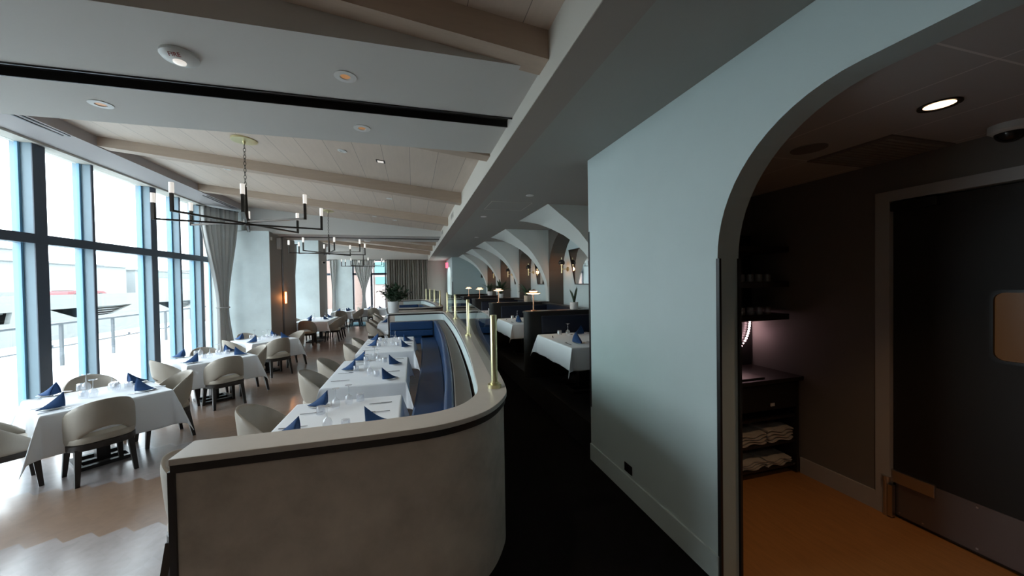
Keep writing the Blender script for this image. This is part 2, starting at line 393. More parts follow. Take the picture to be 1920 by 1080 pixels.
# black corner guard and baseboard and outlet
struct('trim_4', box(mkbox(XR-.005, XR+.012, 1.872, 1.898, 0, 2.134), XR+.158, XR+.175, 1.872, 1.898, 0, 2.134), 'black', 'black corner guard on the near archway jamb', 'trim')
struct('baseboard_right', mkbox(XR-.014, XR, 1.89, 3.645, 0, .185), 'wall', 'pale baseboard along the right corridor wall', 'baseboard')
struct('trim_5', mkbox(XR-.004, XR+.02, 3.62, 3.652, .6, 2.55), 'black', 'black corner guard at the far end of the right wall', 'trim')
t = thing('outlet_plate', 'small black outlet plate low on the right corridor wall', 'outlet', (XR-.004, 2.92, .255))
obj('cover', mkbox(-.003, .004, -.06, .06, -.04, .04), 'darkplastic', t, bevel=.002)
for dy in (-.028, .028): obj('socket', mkbox(-.006, -.002, dy-.017, dy+.017, -.026, .026), 'black', t)
# far return of the right wall with a mirrored arch, its end face, and end walls
arch_wall(1.95, 2.12, 18.3, YE, 0, ZC, 18.9, 20.9, 2.13, .75, 'wall', 'short pale corridor wall with tall arched doorway at the far end', top=2.9)
struct('wall_back', mkbox(2.12, XB+.3, 18.3, 18.42, 0, ZC), 'wall', 'pale grey wall closing the far end of the booths', 'wall')
struct('trim_6', mkbox(1.935, 1.962, 18.28, 18.31, 0, 2.1), 'black', 'black corner guard at the far end of the booths', 'trim')
struct('wall_far', mkbox(XH-.03, XB+.3, YE, YE+.15, 0, ZC+.02), 'walldark', 'grey end wall of the corridor beside the dark drapes', 'wall')
struct('wall_right', mkbox(XB, XB+.15, 3.3, YE+.15, 0, ZC), 'wall', 'pale back wall of the arched booth niches', 'wall')
struct('wall_near', mkbox(-5.4, XB+.4, -4.6, -4.5, 0, 4.6), 'walldark', 'plain wall behind the camera', 'wall')
struct('wall_right', mkbox(XR, XR+.17, -4.5, -2.0, 0, ZC), 'walldark', 'plain corridor wall behind the camera', 'wall')
struct('wall_side', mkbox(XR+.17, XB+.15, 3.30, 3.645, 0, ZC), 'alcwall', 'dividing wall between alcove shelves and first booth', 'wall')

# ------------------------------------------------------------------ alcove behind the archway
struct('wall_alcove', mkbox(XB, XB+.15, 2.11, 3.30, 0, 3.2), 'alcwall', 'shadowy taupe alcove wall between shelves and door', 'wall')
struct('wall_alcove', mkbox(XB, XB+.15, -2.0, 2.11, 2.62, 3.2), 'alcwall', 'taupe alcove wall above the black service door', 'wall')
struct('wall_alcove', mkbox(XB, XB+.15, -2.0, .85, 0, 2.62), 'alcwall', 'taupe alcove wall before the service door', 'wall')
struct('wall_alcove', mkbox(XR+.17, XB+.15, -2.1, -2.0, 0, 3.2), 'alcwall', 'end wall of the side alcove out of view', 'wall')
def tile_ceiling():
    m, t, b = new_mat('ceiling_tiles_with_joints')
    tc = t.nodes.new('ShaderNodeTexCoord'); s = t.nodes.new('ShaderNodeSeparateXYZ'); t.links.new(tc.outputs['Object'], s.inputs[0])
    lx = math_node(t, 'LESS_THAN', math_node(t, 'FRACT', math_node(t, 'DIVIDE', math_node(t, 'SUBTRACT', s.outputs['X'], 2.505-6.1), .61)), .014)
    ly = math_node(t, 'LESS_THAN', math_node(t, 'FRACT', math_node(t, 'DIVIDE', math_node(t, 'SUBTRACT', s.outputs['Y'], .96-6.1), 1.22)), .008)
    l = math_node(t, 'MAXIMUM', lx, ly)
    mx = t.nodes.new('ShaderNodeMix'); mx.data_type = 'RGBA'; t.links.new(l, mx.inputs[0]); mx.inputs[6].default_value = (.50, .48, .47, 1); mx.inputs[7].default_value = (.75, .72, .70, 1)
    t.links.new(mx.outputs[2], b.inputs['Base Color']); b.inputs['Roughness'].default_value = .85
    return m
struct('ceiling', mkbox(XR+.17, XB, -2.0, 3.30, 2.95, 3.05), tile_ceiling(), 'tiled alcove ceiling with thin pale joints', 'ceiling')
struct('baseboard_alcove', mkbox(XB-.016, XB, 2.11, 2.75, 0, .165), 'frame', 'grey baseboard in the alcove between shelves and door', 'baseboard')
# service door
d = thing('door_1', 'black service door with small window and metal kickplate', 'door', (XB, 1.5, 0), kind='structure')
bm = bmn(); box(bm, -.02, .12, .53, .625, 0, 2.70); box(bm, -.02, .12, -.65, .53, 2.615, 2.70); box(bm, -.02, .12, -.75, -.65, 0, 2.70)
obj('door_frame', bm, 'frame', d)
obj('light_stop_panel', mkbox(.125, .15, -.75, .63, -.1, 2.75), 'black', d)  # unseen panel added behind the door to stop light leaking in
bm = bmn(); box(bm, .02, .065, -.64, .525, .02, 1.42); box(bm, .02, .065, -.64, .525, 1.88, 2.60); box(bm, .02, .065, 0.0, .525, 1.42, 1.88); box(bm, .02, .065, -.64, -.42, 1.42, 1.88)
leafo = obj('door_leaf', bm, 'doorpaint', d)
bm = bmn(); pts = []
for cx_, cy_, a0 in ((-.06, 1.83, 0), (-.36, 1.83, 90), (-.36, 1.47, 180), (-.06, 1.47, 270)):
    pts += [(cx_+.05*cos(radians(a0+k*22.5)), cy_+.05*sin(radians(a0+k*22.5))) for k in range(5)]
prism(bm, pts, 'x', .026, .05); obj('window_pane', bm, 'window_glow', d)
bm = bmn(); ring_o = [(p[0]+(.018 if p[0] > -.2 else -.018), p[1]+(.018 if p[1] > 1.65 else -.018)) for p in pts]
n = len(pts)
for i in range(n):
    j = (i+1) % n
    hexa(bm, [(.008, *pts[i]), (.008, *pts[j]), (.008, *ring_o[j]), (.008, *ring_o[i])], [(.03, *pts[i]), (.03, *pts[j]), (.03, *ring_o[j]), (.03, *ring_o[i])])
obj('window_gasket', bm, 'black', d)
kp = obj('kickplate', mkbox(.012, .02, -.63, .505, .035, .38), mat('dull_steel_plate', (.20, .17, .165), .42, .6), d)
bm = bmn()
for yy in (-.5, -.22, .06, .34, .48):
    for zz in (.06, .355): box(bm, .008, .013, yy-.006, yy+.006, zz-.006, zz+.006)
obj('screws', bm, 'steel', kp)
obj('pivot_bracket', mkbox(-.006, .02, .27, .545, .30, .40), 'steel', d, bevel=.003)
bm = bmn(); lathe(bm, [(0, 0), (.022, 0), (.022, .30), (.03, .30), (.03, .34), (0, .34)], 12, (-.02, .55, .0)); box(bm, -.045, -.005, .5, .53, .02, .28); obj('pivot_post', bm, 'steel', d)
obj('closer', mkbox(-.03, .02, .25, .52, 2.53, 2.60), 'darkplastic', d, bevel=.004)
# alcove: downlight, speaker, vent, dome camera
t = thing('recessed_downlight', 'glowing warm recessed downlight in the alcove ceiling', 'downlight', (2.834, 1.30, 2.95))
bm = bmn(); lathe(bm, [(.062, -.001), (.085, -.001), (.085, -.010), (.062, -.006)], 28, closed=True); obj('trim_ring', bm, 'bronze', t, smooth=True)
bm = bmn(); lathe(bm, [(0, -.004), (.064, -.004), (.064, -.001), (0, -.001)], 28); obj('lens', bm, 'alcglow', t)
ld = bpy.data.lights.new('downlight_beam', 'SPOT'); ld.energy = 20; ld.color = (1, .58, .30); ld.spot_size = radians(88); ld.spot_blend = .8; ld.shadow_soft_size = .06
lo = bpy.data.objects.new('downlight_beam', ld); C.objects.link(lo); lo.parent = t; lo.location = (0, 0, -.02)
t = thing('dome_camera', 'white based black dome security camera on the alcove ceiling', 'camera', (3.66, 1.36, 2.95))
bm = bmn(); lathe(bm, [(0, 0), (.09, 0), (.092, -.04), (.075, -.055), (0, -.055)], 28); obj('base', bm, 'whiteplastic', t, smooth=True)
bm = bmn(); lathe(bm, [(.066, -.05)]+[(.066*cos(a), -.055-.058*sin(a)) for a in [pi/2*k/8 for k in range(9)]], 24); obj('dome', bm, 'darkplastic', t, smooth=True)
bm = bmn(); lathe(bm, [(0, 0), (.11, 0), (.11, -.006), (0, -.006)], 28)
tag(obj('ceiling_speaker', bm, 'alcwall', loc=(2.83, 1.98, 2.95)), 'flat round speaker grille in the alcove ceiling', 'speaker')
t = thing('ceiling_vent', 'dark rectangular return air grille in the alcove ceiling', 'vent', (3.45, 1.92, 2.95))
obj('frame', mkbox(-.34, .33, -.27, .27, -.010, 0), 'alcwall', t)
bm = bmn()
for k in range(12): box(bm, -.31, .30, -.24+k*.041, -.215+k*.041, -.016, -.010)
obj('louvres', bm, 'walldark', t)
# shelves on the alcove back wall
for z, lab in ((2.30, 'top dark floating shelf above the service station'), (1.94, 'middle dark floating shelf above the service station'), (1.60, 'lowest dark floating shelf above the service station')):
    tag(obj('floating_shelf', mkbox(2.35, 3.78, 2.84, 3.298, z-.03, z+.03), 'dwood', bevel=.004), lab, 'shelf', 'floating shelves in the alcove')
struct('trim_12', mkbox(2.3, 3.79, 3.285, 3.30, 1.0, 2.5), 'black', 'black back panel behind the alcove shelves', 'panel')
# row of small glasses upside down on two shelves
gp = None
for z, nm in ((1.97, 'middle'), (1.63, 'lowest')):
    for k in range(6):
        lab = '%s small upturned tumbler on the %s alcove shelf' % (['leftmost', 'second', 'third', 'fourth', 'fifth', 'rightmost'][k], nm)
        if gp is None:
            bm = bmn(); lathe(bm, [(.033, 0), (.030, .075), (0, .078), (0, .072), (.027, .070), (.030, 0)], 16, closed=False)
            gp = tag(obj('tumbler', bm, 'stemglass', smooth=True), lab, 'glass', 'tumblers on the alcove shelves, all alike'); o = gp
        else:
            o = dup(gp, label=lab)
        o.location = (3.02+k*.115, 2.93, z); o['group'] = 'tumblers on the %s alcove shelf' % nm
# station cabinet
t = thing('service_station', 'black open service station full of folded linens in the alcove', 'cabinet', (2.95, 3.0, 0))
bm = bmn(); box(bm, -.66, .85, -.29, .296, .965, 1.005); obj('countertop', bm, 'dwood', t, bevel=.004)
bm = bmn(); box(bm, -.62, -.59, -.25, .29, .02, .965); box(bm, .80, .83, -.25, .29, .02, .965); box(bm, -.59, .80, .27, .29, .02, .965); obj('carcass', bm, 'dwood', t)
for z in (.10, .34, .60): obj('shelf', mkbox(-.59, .80, -.24, .27, z-.012, z+.012), 'dwood', t)
dr = obj('drawer', mkbox(-.59, .80, -.262, -.245, .70, .95), 'doorpaint', t); obj('tag', mkbox(.44, .49, -.268, -.262, .735, .765), 'whiteplastic', dr)
def linen_stack(x, y, z, L, Wd, hh, lab, seed):
    rnd = random.Random(seed); bm = bmn(); n = 4
    for k in range(n):
        zz = z+k*hh/n; e = .012*rnd.random(); rows = []
        for i in range(13):
            u = -1+2*i/12; wv = .010*sin(u*5+seed+k)
            rr = []
            for a in range(8):
                th = 2*pi*a/8+pi/8
                rr.append(bm.verts.new((x+u*L*(1-.03*abs(cos(th)))+e, y+cos(th)*Wd*(1-.04*abs(u))+wv, zz+hh/n*.5+sin(th)*hh/n*.52+wv*.6)))
            rows.append(rr)
        grid_faces(bm, rows, True); bm.faces.new(rows[0][::-1]); bm.faces.new(rows[-1])
    tag(obj('folded_linen', bm, 'linenfold', smooth=True), lab, 'linen', 'folded linens in the service station')
linen_stack(3.18, 2.93, .352, .20, .18, .11, 'rumpled folded white linen on the upper cabinet shelf, left pile', 1)
linen_stack(3.56, 2.92, .352, .17, .17, .13, 'taller rumpled white linen on the upper cabinet shelf, right pile', 2)
linen_stack(3.16, 2.93, .112, .20, .18, .08, 'flat folded white linen on the bottom cabinet shelf, left pile', 3)
linen_stack(3.54, 2.92, .112, .16, .17, .07, 'thin folded white linen on the bottom cabinet shelf, right pile', 4)
tag(obj('tray', mkbox(2.95, 3.35, 2.76, 2.95, 1.006, 1.022), 'bronze', bevel=.004), 'dark serving tray lying on the service station top', 'tray')
# hanging string of lit beads
t = thing('bead_light_string', 'string of glowing pink white beads hanging under the lowest shelf', 'string light')
bm = bmn(); bw = bmn(); pts = []
for k in range(17):
    u = k/16; pts.append((3.74-.02*u-.26*u**3, 3.26, 1.565-.44*u))
tube(bw, pts, .002, 5)
for k, p in enumerate(pts):
    r = .012 if k < 11 else .008
    obj('bead', lathe(bmn(), [(0, -r), (r*.7, -r*.7), (r, 0), (r*.7, r*.7), (0, r)], 8, p), 'pinkdot', t, smooth=True)
obj('wire', bw, 'black', t)
pl = bpy.data.lights.new('bead_glow', 'POINT'); pl.energy = .09; pl.color = (1, .55, .65); pl.shadow_soft_size = .03
po = bpy.data.objects.new('bead_glow', pl); C.objects.link(po); po.parent = t; po.location = (3.70, 3.14, 1.38)

# ------------------------------------------------------------------ booths: arched ribs, niches
curve = [(2.27, ZC), (2.36, 3.275), (2.49, 3.175), (2.66, 3.05), (2.84, 2.895), (2.99, 2.72), (3.10, 2.555), (3.20, 2.38), (3.28, 2.20), (3.345, 2.0), (3.374, 1.83), (3.385, 1.5)]
dys = [1.75, 1.45, 1.10, .86, .64, .46, .34, .27, .23, .20, .19, .18]
ribY = [5.80, 8.72, 11.40, 14.0, 16.6]
ribname = ['nearest', 'second', 'third', 'fourth', 'fifth']
for i, y in enumerate(ribY):
    bm = bmn(); xb = XB
    sub = [[a+(b-a)*t for a, b in zip(p, q)] for p, q in zip(curve, curve[1:]) for t in (0, .5)]+[list(curve[-1])]
    sd = [a+(b-a)*t for a, b in zip(dys, dys[1:]) for t in (0, .5)]+[dys[-1]]
    N = [bm.verts.new((x, y, z)) for x, z in sub]; Fv = [bm.verts.new((x, y+dd, z)) for (x, z), dd in zip(sub, sd)]
    wn_ = [bm.verts.new((3.412, y, z)) for x, z in sub]; wf = [bm.verts.new((3.412, y+max(.2, dd), z)) for (x, z), dd in zip(sub, sd)]
    for a in range(len(sub)-1):
        bm.faces.new((N[a], N[a+1], Fv[a+1], Fv[a])); bm.faces.new((N[a+1], N[a], wn_[a], wn_[a+1])); bm.faces.new((Fv[a], Fv[a+1], wf[a+1], wf[a])); bm.faces.new((wn_[a+1], wn_[a], wf[a], wf[a+1]))
    bm.faces.new((N[0], Fv[0], wf[0], wn_[0])); bm.faces.new((N[-1], wn_[-1], wf[-1], Fv[-1]))
    o = struct('arched_rib', bm, 'rib', '%s curved plaster rib sweeping from booth wall to ceiling' % ribname[i], 'arch', smooth=True)
    # pier between niches: taupe reveal faces
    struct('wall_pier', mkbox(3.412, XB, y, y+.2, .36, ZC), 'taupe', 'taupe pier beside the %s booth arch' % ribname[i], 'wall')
# niche spandrels (arched openings in a Y-Z plane)
ys = [3.645]+ribY
for i, (a, b) in enumerate(zip([3.645]+[y+.2 for y in ribY], ribY+[18.3])):
    n = 14; c = (a+b)/2; rr = (b-a)/2; bm = bmn(); zt = 3.32; zs = 2.28
    arc = [(c+rr*cos(pi*k/n), zs+(zt-zs)*sin(pi*k/n)) for k in range(n+1)]
    for p, q in zip(arc, arc[1:]):
        hexa(bm, [(3.412, p[0], p[1]), (3.412, q[0], q[1]), (3.412, q[0], ZC), (3.412, p[0], ZC)], [(XB-.002, p[0], p[1]), (XB-.002, q[0], q[1]), (XB-.002, q[0], ZC), (XB-.002, p[0], ZC)])
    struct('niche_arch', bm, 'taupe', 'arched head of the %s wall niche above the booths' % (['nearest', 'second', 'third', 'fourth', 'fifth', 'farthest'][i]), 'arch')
# dividers, ledges, seats
divY = [5.95, 8.87, 11.52, 14.15, 16.75]
ordn = ['nearest', 'second', 'third', 'fourth', 'farthest']
def divider(y, lab):
    t = thing('booth_divider', lab, 'booth divider', (0, y, .36), group='dark booth dividers')
    bm = bmn(); pts = [(3.40, -.12), (1.97, -.12)]+[(1.97-.12*sin(a), -.12*cos(a)) for a in [pi*k/10 for k in range(1, 10)]]+[(1.97, .12), (3.40, .12)]
    prism(bm, pts, 'z', 0, 1.11); obj('end_post', bm, 'platform', t, smooth=True)
    bm = bmn(); pts2 = [(x*1.0-(.012 if x < 2.0 else 0), yy*1.1) for x, yy in pts]; prism(bm, pts2, 'z', 1.11, 1.14); obj('top_cap', bm, 'black', t)
    for s, nm in ((-1, 'near'), (1, 'far')):
        bm = bmn(); box(bm, 2.12, 3.36, min(s*.12, s*.17), max(s*.12, s*.17), .42, .74); obj('lower_cushion', bm, 'bluedark', t, bevel=.02)
        bm = bmn(); box(bm, 2.12, 3.36, min(s*.12, s*.17), max(s*.12, s*.17), .75, 1.06); obj('upper_cushion', bm, 'bluedark', t, bevel=.02)
        if s > 0 or y < 6: 
            pass
    return t
for y, nm in zip(divY, ordn): divider(y, '%s black and navy booth divider topped by lamp and plant' % nm)
struct('trim_7', mkbox(3.33, 3.412, 3.66, 18.3, .36, 1.44), 'bluedark', 'dark navy upholstered ledge along the booth wall', 'ledge')
struct('trim_8', mkbox(3.22, 3.412, 3.66, 18.3, 1.44, 1.47), 'black', 'black shelf running behind the booth seats', 'ledge')
for i, (a, b) in enumerate(zip([3.70]+[y+.17 for y in divY], [y-.17 for y in divY]+[18.28])):
    tag(obj('booth_bench', mkbox(2.96, 3.32, a+.01, b-.01, .362, .80), 'blue' if i else 'bluedark', bevel=.03), 'navy booth bench against the wall, %s bay of the row' % (['first', 'second', 'third', 'fourth', 'fifth', 'last'][i]), 'bench', 'navy booth benches')

# mirrors and sconces in the niches
def mirror(y, lab):
    t = thing('wall_mirror', lab, 'mirror', (XB-.03, y, 0), group='tapered mirrors in the booth niches')
    q = [(.95, 2.77), (.62, 1.95), (-.62, 1.95), (-.95, 2.77)]
    bm = bmn(); prism(bm, q, 'x', .0, .012); obj('glass', bm, 'mirror', t)
    bm = bmn(); qo = [(.975, 2.79), (.635, 1.93), (-.635, 1.93), (-.975, 2.79)]
    for k in range(4):
        j = (k+1) % 4
        hexa(bm, [(-.01, *q[k]), (-.01, *q[j]), (-.01, *qo[j]), (-.01, *qo[k])], [(.026, *q[k]), (.026, *q[j]), (.026, *qo[j]), (.026, *qo[k])])
    obj('frame', bm, 'black', t)
    return t
def sconce(y, lab):
    t = thing('wall_sconce', lab, 'wall lamp', (XB-.01, y, 2.32), group='globe sconces in the booth niches')
    bm = bmn(); tube(bm, [(0, 0, 0), (-.02, 0, 0)], .055, 20); obj('back_plate', bm, 'brass', t, smooth=True)
    bm = bmn(); tube(bm, [(-.02, 0, 0), (-.17, 0, 0)], .009, 8); tube(bm, [(-.17, 0, -.10), (-.17, 0, .12)], .016, 12); obj('stem', bm, 'brass', t, smooth=True)
    bm = bmn(); lathe(bm, [(.083*sin(a), .16+.083*cos(a)) for a in [pi*k/14 for k in range(0, 11)]]+[(.06, .135), (0, .135)], 22, (-.17, 0, 0)); obj('globe_hood', bm, 'bronze', t, smooth=True)
    bm = bmn(); lathe(bm, [(.05, .134)]+[(.05*cos(a), .134-.03*sin(a)) for a in [pi/2*k/6 for k in range(1, 7)]], 22, (-.17, 0, 0)); obj('lit_globe', bm, 'bulb', t, smooth=True)
    bm = bmn(); lathe(bm, [(0, .24), (.012, .24), (.012, .29), (0, .30)], 10, (-.17, 0, 0)); obj('finial', bm, 'brass', t, smooth=True)
    l = bpy.data.lights.new('sconce_glow', 'POINT'); l.energy = 1.3; l.color = (1, .42, .18); l.shadow_soft_size = .05
    lo = bpy.data.objects.new('sconce_glow', l); C.objects.link(lo); lo.parent = t; lo.location = (-.17, 0, .0)
    return t
mp_ = sp_ = None
for i, y in enumerate(ribY):
    ml = '%s tapered wall mirror in a booth niche' % ordn[i]; sl = '%s dark globe wall sconce with warm glow by the booths' % ordn[i]
    my = y-1.40
    if mp_ is None: mp_ = mirror(my, ml); sp_ = sconce(y-.32, sl)
    else: dup(mp_, (XB-.03, my, 0), label=ml); dup(sp_, (XB-.01, y-.32, 2.32), label=sl)
l = None
# table lamps on dividers
def cordless_lamp(loc, lab):
    t = thing('table_lamp', lab, 'table lamp', loc, group='copper table lamps on the booth dividers')
    bm = bmn(); lathe(bm, [(0, 0), (.055, 0), (.055, .012), (.012, .018), (0, .018)], 24); obj('base', bm, 'copper', t, smooth=True)
    bm = bmn(); tube(bm, [(0, 0, .015), (0, 0, .31)], .011, 12); obj('stem', bm, 'copper', t, smooth=True)
    bm = bmn(); lathe(bm, [(.012, .345), (.075, .335), (.135, .315), (.135, .311), (.075, .330), (.012, .339)], 28, closed=True); obj('lamp_shade', bm, 'copper', t, smooth=True)
    bm = bmn(); lathe(bm, [(0, .372), (.03, .37), (.072, .352), (.072, .349), (0, .365)], 24); obj('top_disc', bm, 'copper', t, smooth=True)
    bm = bmn(); lathe(bm, [(.02, .325), (.125, .309), (.09, .296), (.02, .29)], 24, closed=True); obj('lit_diffuser', bm, 'lampglow', t, smooth=True)
    bm = bmn(); lathe(bm, [(.014, .339), (.07, .334), (.07, .346), (.014, .352)], 24, closed=True); obj('upper_diffuser', bm, 'lampglow', t, smooth=True)
    l = bpy.data.lights.new('lamp_glow', 'POINT'); l.energy = 1.6; l.color = (1, .62, .34); l.shadow_soft_size = .08
    lo = bpy.data.objects.new('lamp_glow', l); C.objects.link(lo); lo.parent = t; lo.location = (0, 0, .26)
    return t
lp = None
for i, (x, y) in enumerate([(2.03, 5.95), (2.10, 8.87), (2.10, 11.52), (2.14, 14.15)]):
    lab = '%s copper disc table lamp lit on a booth divider' % ordn[i]
    if lp is None: lp = cordless_lamp((x, y, 1.501), lab)
    else: dup(lp, (x, y, 1.501), label=lab)
# potted plants
def pot_bm(r, h):
    bm = bmn(); lathe(bm, [(0, 0), (r*.8, 0), (r*.98, h*.12), (r, h), (r*.92, h), (r*.9, h*.86), (0, h*.86)], 28); return bm
def leaf_blade(bm, base, direction, length, width, bend, up=1.0, seg=7, fold=.25):
    d = Vector((cos(direction), sin(direction), 0)); s = Vector((-d.y, d.x, 0)); p = Vector(base); rows = []
    for k in range(seg+1):
        u = k/seg; wdt = width*sin(pi*min(1, u*.92+.08))**.8*(1-.25*u)
        ang = pi/2*up-bend*u
        if k: p = p+(d*cos(ang)+Vector((0, 0, 1))*sin(ang))*(length/seg)
        nz = Vector((0, 0, 1))*cos(ang)-d*sin(ang)
        rows.append([bm.verts.new(p-s*wdt+nz*wdt*fold), bm.verts.new(p), bm.verts.new(p+s*wdt+nz*wdt*fold)])
    grid_faces(bm, rows)
def snake_plant(loc, lab, potm='pot', seed=3, r=.075, h=.13, n=7, L=.34, Wd=.022, bend=.35):
    rnd = random.Random(seed); t = thing('potted_plant', lab, 'plant', loc, group='potted plants on the booth dividers')
    obj('pot', pot_bm(r, h), potm, t, smooth=True)
    bm = bmn(); lathe(bm, [(0, h*.862), (r*.89, h*.862), (0, h*.9)], 20); obj('soil', bm, 'soil', t)
    bm = bmn()
    for k in range(n):
        a = 2*pi*k/n+rnd.random(); rr = r*.35*rnd.random()
        leaf_blade(bm, (rr*cos(a), rr*sin(a), h*.85), a, L*(.7+.4*rnd.random()), Wd, bend*(.4+.9*rnd.random()), up=.97-.1*rnd.random())
    o = obj('foliage', bm, 'leaf', t, smooth=True); md = o.modifiers.new('solid', 'SOLIDIFY'); md.thickness = .003
    return t
snake_plant((2.80, 5.95, 1.501), 'upright snake plant in a white pot on the nearest divider', seed=5, n=6, L=.30)
snake_plant((2.86, 8.87, 1.501), 'broad leaved plant in a beige pot behind the nearest lamp', 'potbeige', 9, .085, .16, 16, .38, .045, 1.6)
snake_plant((2.80, 11.52, 1.501), 'tall leafy potted plant on the third divider', 'pot', 12, .085, .14, 22, .55, .045, 1.5)
snake_plant((3.0, 14.15, 1.501), 'small spiky plant in a white pot on the fourth divider', 'pot', 15, .10, .16, 8, .45, .04, 1.1)

# ------------------------------------------------------------------ low curved banquette walls with brass posts and glass
def banquette(path, n0, n1, lab, base, posts, glasslab, outer_m='plaster'):
    t = thing('low_partition_wall', lab, 'partition wall')
    P = smooth_path(path, 8)
    bm = bmn(); ribbon(bm, P, -.095, .085, 0, 1.07); wall = obj('wall_body', bm, outer_m, t, smooth=True)
    bm = bmn(); ribbon(bm, P, -.108, .098, 1.072, 1.117); obj('black_reveal_strip', bm, 'black', t, smooth=True)
    bm = bmn(); ribbon(bm, P, -.12, .11, 1.117, 1.15); obj('stone_cap', bm, 'cap', t, smooth=True, bevel=.003)
    bm = bmn(); ribbon(bm, P[2:-2], .086, .100, .90, 1.07); obj('inner_panel', bm, 'panel', t, smooth=True)
    bm = bmn(); p0 = P[0]; dr_ = (P[1]-P[0]).normalized(); nr_ = Vector((-dr_.y, dr_.x)); ribbon(bm, [p0-dr_*.012, p0+dr_*.018], -.108, .098, 0, 1.08); obj('black_end_trim', bm, 'black', t)
    bm = bmn(); p0 = P[-1]; dr_ = (P[-1]-P[-2]).normalized(); ribbon(bm, [p0-dr_*.018, p0+dr_*.012], -.108, .098, 0, 1.08); obj('black_end_trim', bm, 'black', t)
    return t, P
U1 = [(-1.185, 2.285), (-.6, 2.29), (-.15, 2.295), (.15, 2.325), (.38, 2.44), (.53, 2.64), (.60, 2.85), (.665, 3.4), (.76, 4.4), (.856, 5.80), (.93, 7.2), (.98, 8.7), (1.0, 10.2), (1.005, 10.95), (.95, 11.25), (.80, 11.36), (.5, 11.38), (0, 11.38), (-.70, 11.38)]
U2 = [(-.62, 13.62), (0, 13.62), (.55, 13.62), (.80, 13.66), (.97, 13.85), (1.03, 14.3), (1.02, 15.6), (.98, 17.2), (.85, 18.9), (.75, 19.9), (.68, 20.35), (.52, 20.52), (.3, 20.55), (-.78, 20.55)]
banquette(U1, 0, 0, 'long low curved partition wall with cream stone cap in the foreground', 0, None, '')
banquette(U2, 0, 0, 'second low partition wall with stone cap farther down the room', 0, None, '', 'plaster')
# brass posts and glass
def brass_post(x, y, lab):
    t = thing('brass_post', lab, 'post', (x, y, 1.15), group='brass posts on the low partition walls')
    bm = bmn(); lathe(bm, [(0, 0), (.055, 0), (.055, .028), (.034, .030), (.034, .046), (0, .046)], 24); obj('flange', bm, 'brass', t, smooth=True)
    bm = bmn(); lathe(bm, [(0, .04), (.027, .04), (.027, .586), (.024, .59), (0, .59)], 20); obj('tube', bm, 'brass', t, smooth=True)
    bm = bmn(); box(bm, -.006, .006, .024, .05, .05, .56); obj('glass_channel', bm, 'brass', t)
    return t
PP = [(.63, 2.86), (.862, 5.81), (.982, 8.70), (1.0, 10.9), (1.03, 14.28), (.985, 17.2), (.86, 18.85), (.72, 20.25)]
pn = ['nearest brass post on the curved corner of the cap', 'second brass post along the near partition cap', 'third brass post along the near partition cap', 'fourth brass post at the far corner of the near partition',
      'brass post at the near corner of the second partition', 'second brass post on the second partition wall', 'third brass post on the second partition wall', 'last brass post at the far end of the second partition']
pp = None
for (x, y), lab in zip(PP, pn):
    if pp is None: pp = brass_post(x, y, lab)
    else: dup(pp, (x, y, 1.15), label=lab)
gl_names = ['first clear glass guard panel between the two nearest posts', 'second clear glass guard panel on the near partition', 'third clear glass guard panel on the near partition', None,
            'first glass guard panel on the second partition', 'second glass guard panel on the second partition', 'last glass guard panel on the second partition']
for i in range(7):
    if gl_names[i] is None: continue
    a, b = Vector(PP[i]), Vector(PP[i+1]); d_ = (b-a).normalized(); n_ = Vector((-d_.y, d_.x))*.005
    a2 = a+d_*.045; b2 = b-d_*.045
    bm = bmn(); hexa(bm, [(*(a2+n_), 1.185), (*(b2+n_), 1.185), (*(b2-n_), 1.185), (*(a2-n_), 1.185)], [(*(a2+n_), 1.70), (*(b2+n_), 1.70), (*(b2-n_), 1.70), (*(a2-n_), 1.70)])
    tag(obj('glass_panel', bm, 'guardglass'), gl_names[i], 'glass panel', 'glass guard panels')
# banquette seating
def seating(path, x_end, yfar, lab, ynear):
    t = thing('banquette_seat', lab, 'banquette')
    P = smooth_path(path, 8)
    bm = bmn(); ribbon(bm, P, .13, .30, .40, .905); obj('back_top_board', bm, 'brownpad', t, smooth=True, bevel=.012)
    bm = bmn(); ribbon(bm, P, .30, .40, .44, .90); obj('back_cushion', bm, 'blue', t, smooth=True, bevel=.03)
    bm = bmn(); ribbon(bm, P, .38, .80, .30, .46); obj('seat_cushion', bm, 'blue', t, smooth=True, bevel=.03)
    bm = bmn(); ribbon(bm, P, .30, .76, .0, .30); obj('plinth', bm, 'platform', t, smooth=True)
    # far return
    bm = bmn(); box(bm, x_end, path[-1][0]-.42, yfar-.28, yfar-.10, .64, .885); obj('far_upper_cushion', bm, 'blue', t, bevel=.025)
    bm = bmn(); box(bm, x_end, path[-1][0]-.42, yfar-.28, yfar-.10, .44, .635); obj('far_lower_cushion', bm, 'blue', t, bevel=.025)
    bm = bmn(); box(bm, x_end, path[-1][0]-.40, yfar-.80, yfar-.27, .30, .46); obj('far_seat', bm, 'blue', t, bevel=.03)
    return t
seating([(.62, 2.95), (.665, 3.4), (.76, 4.4), (.856, 5.80), (.93, 7.2), (.98, 8.7), (1.0, 10.2), (1.005, 11.1)], -.66, 11.38, 'long blue leather banquette inside the near partition wall', 2.9)
seating([(1.03, 14.4), (1.02, 15.6), (.98, 17.2), (.85, 18.9), (.72, 20.1)], -.70, 20.55, 'blue leather banquette inside the far partition wall', 14.4)
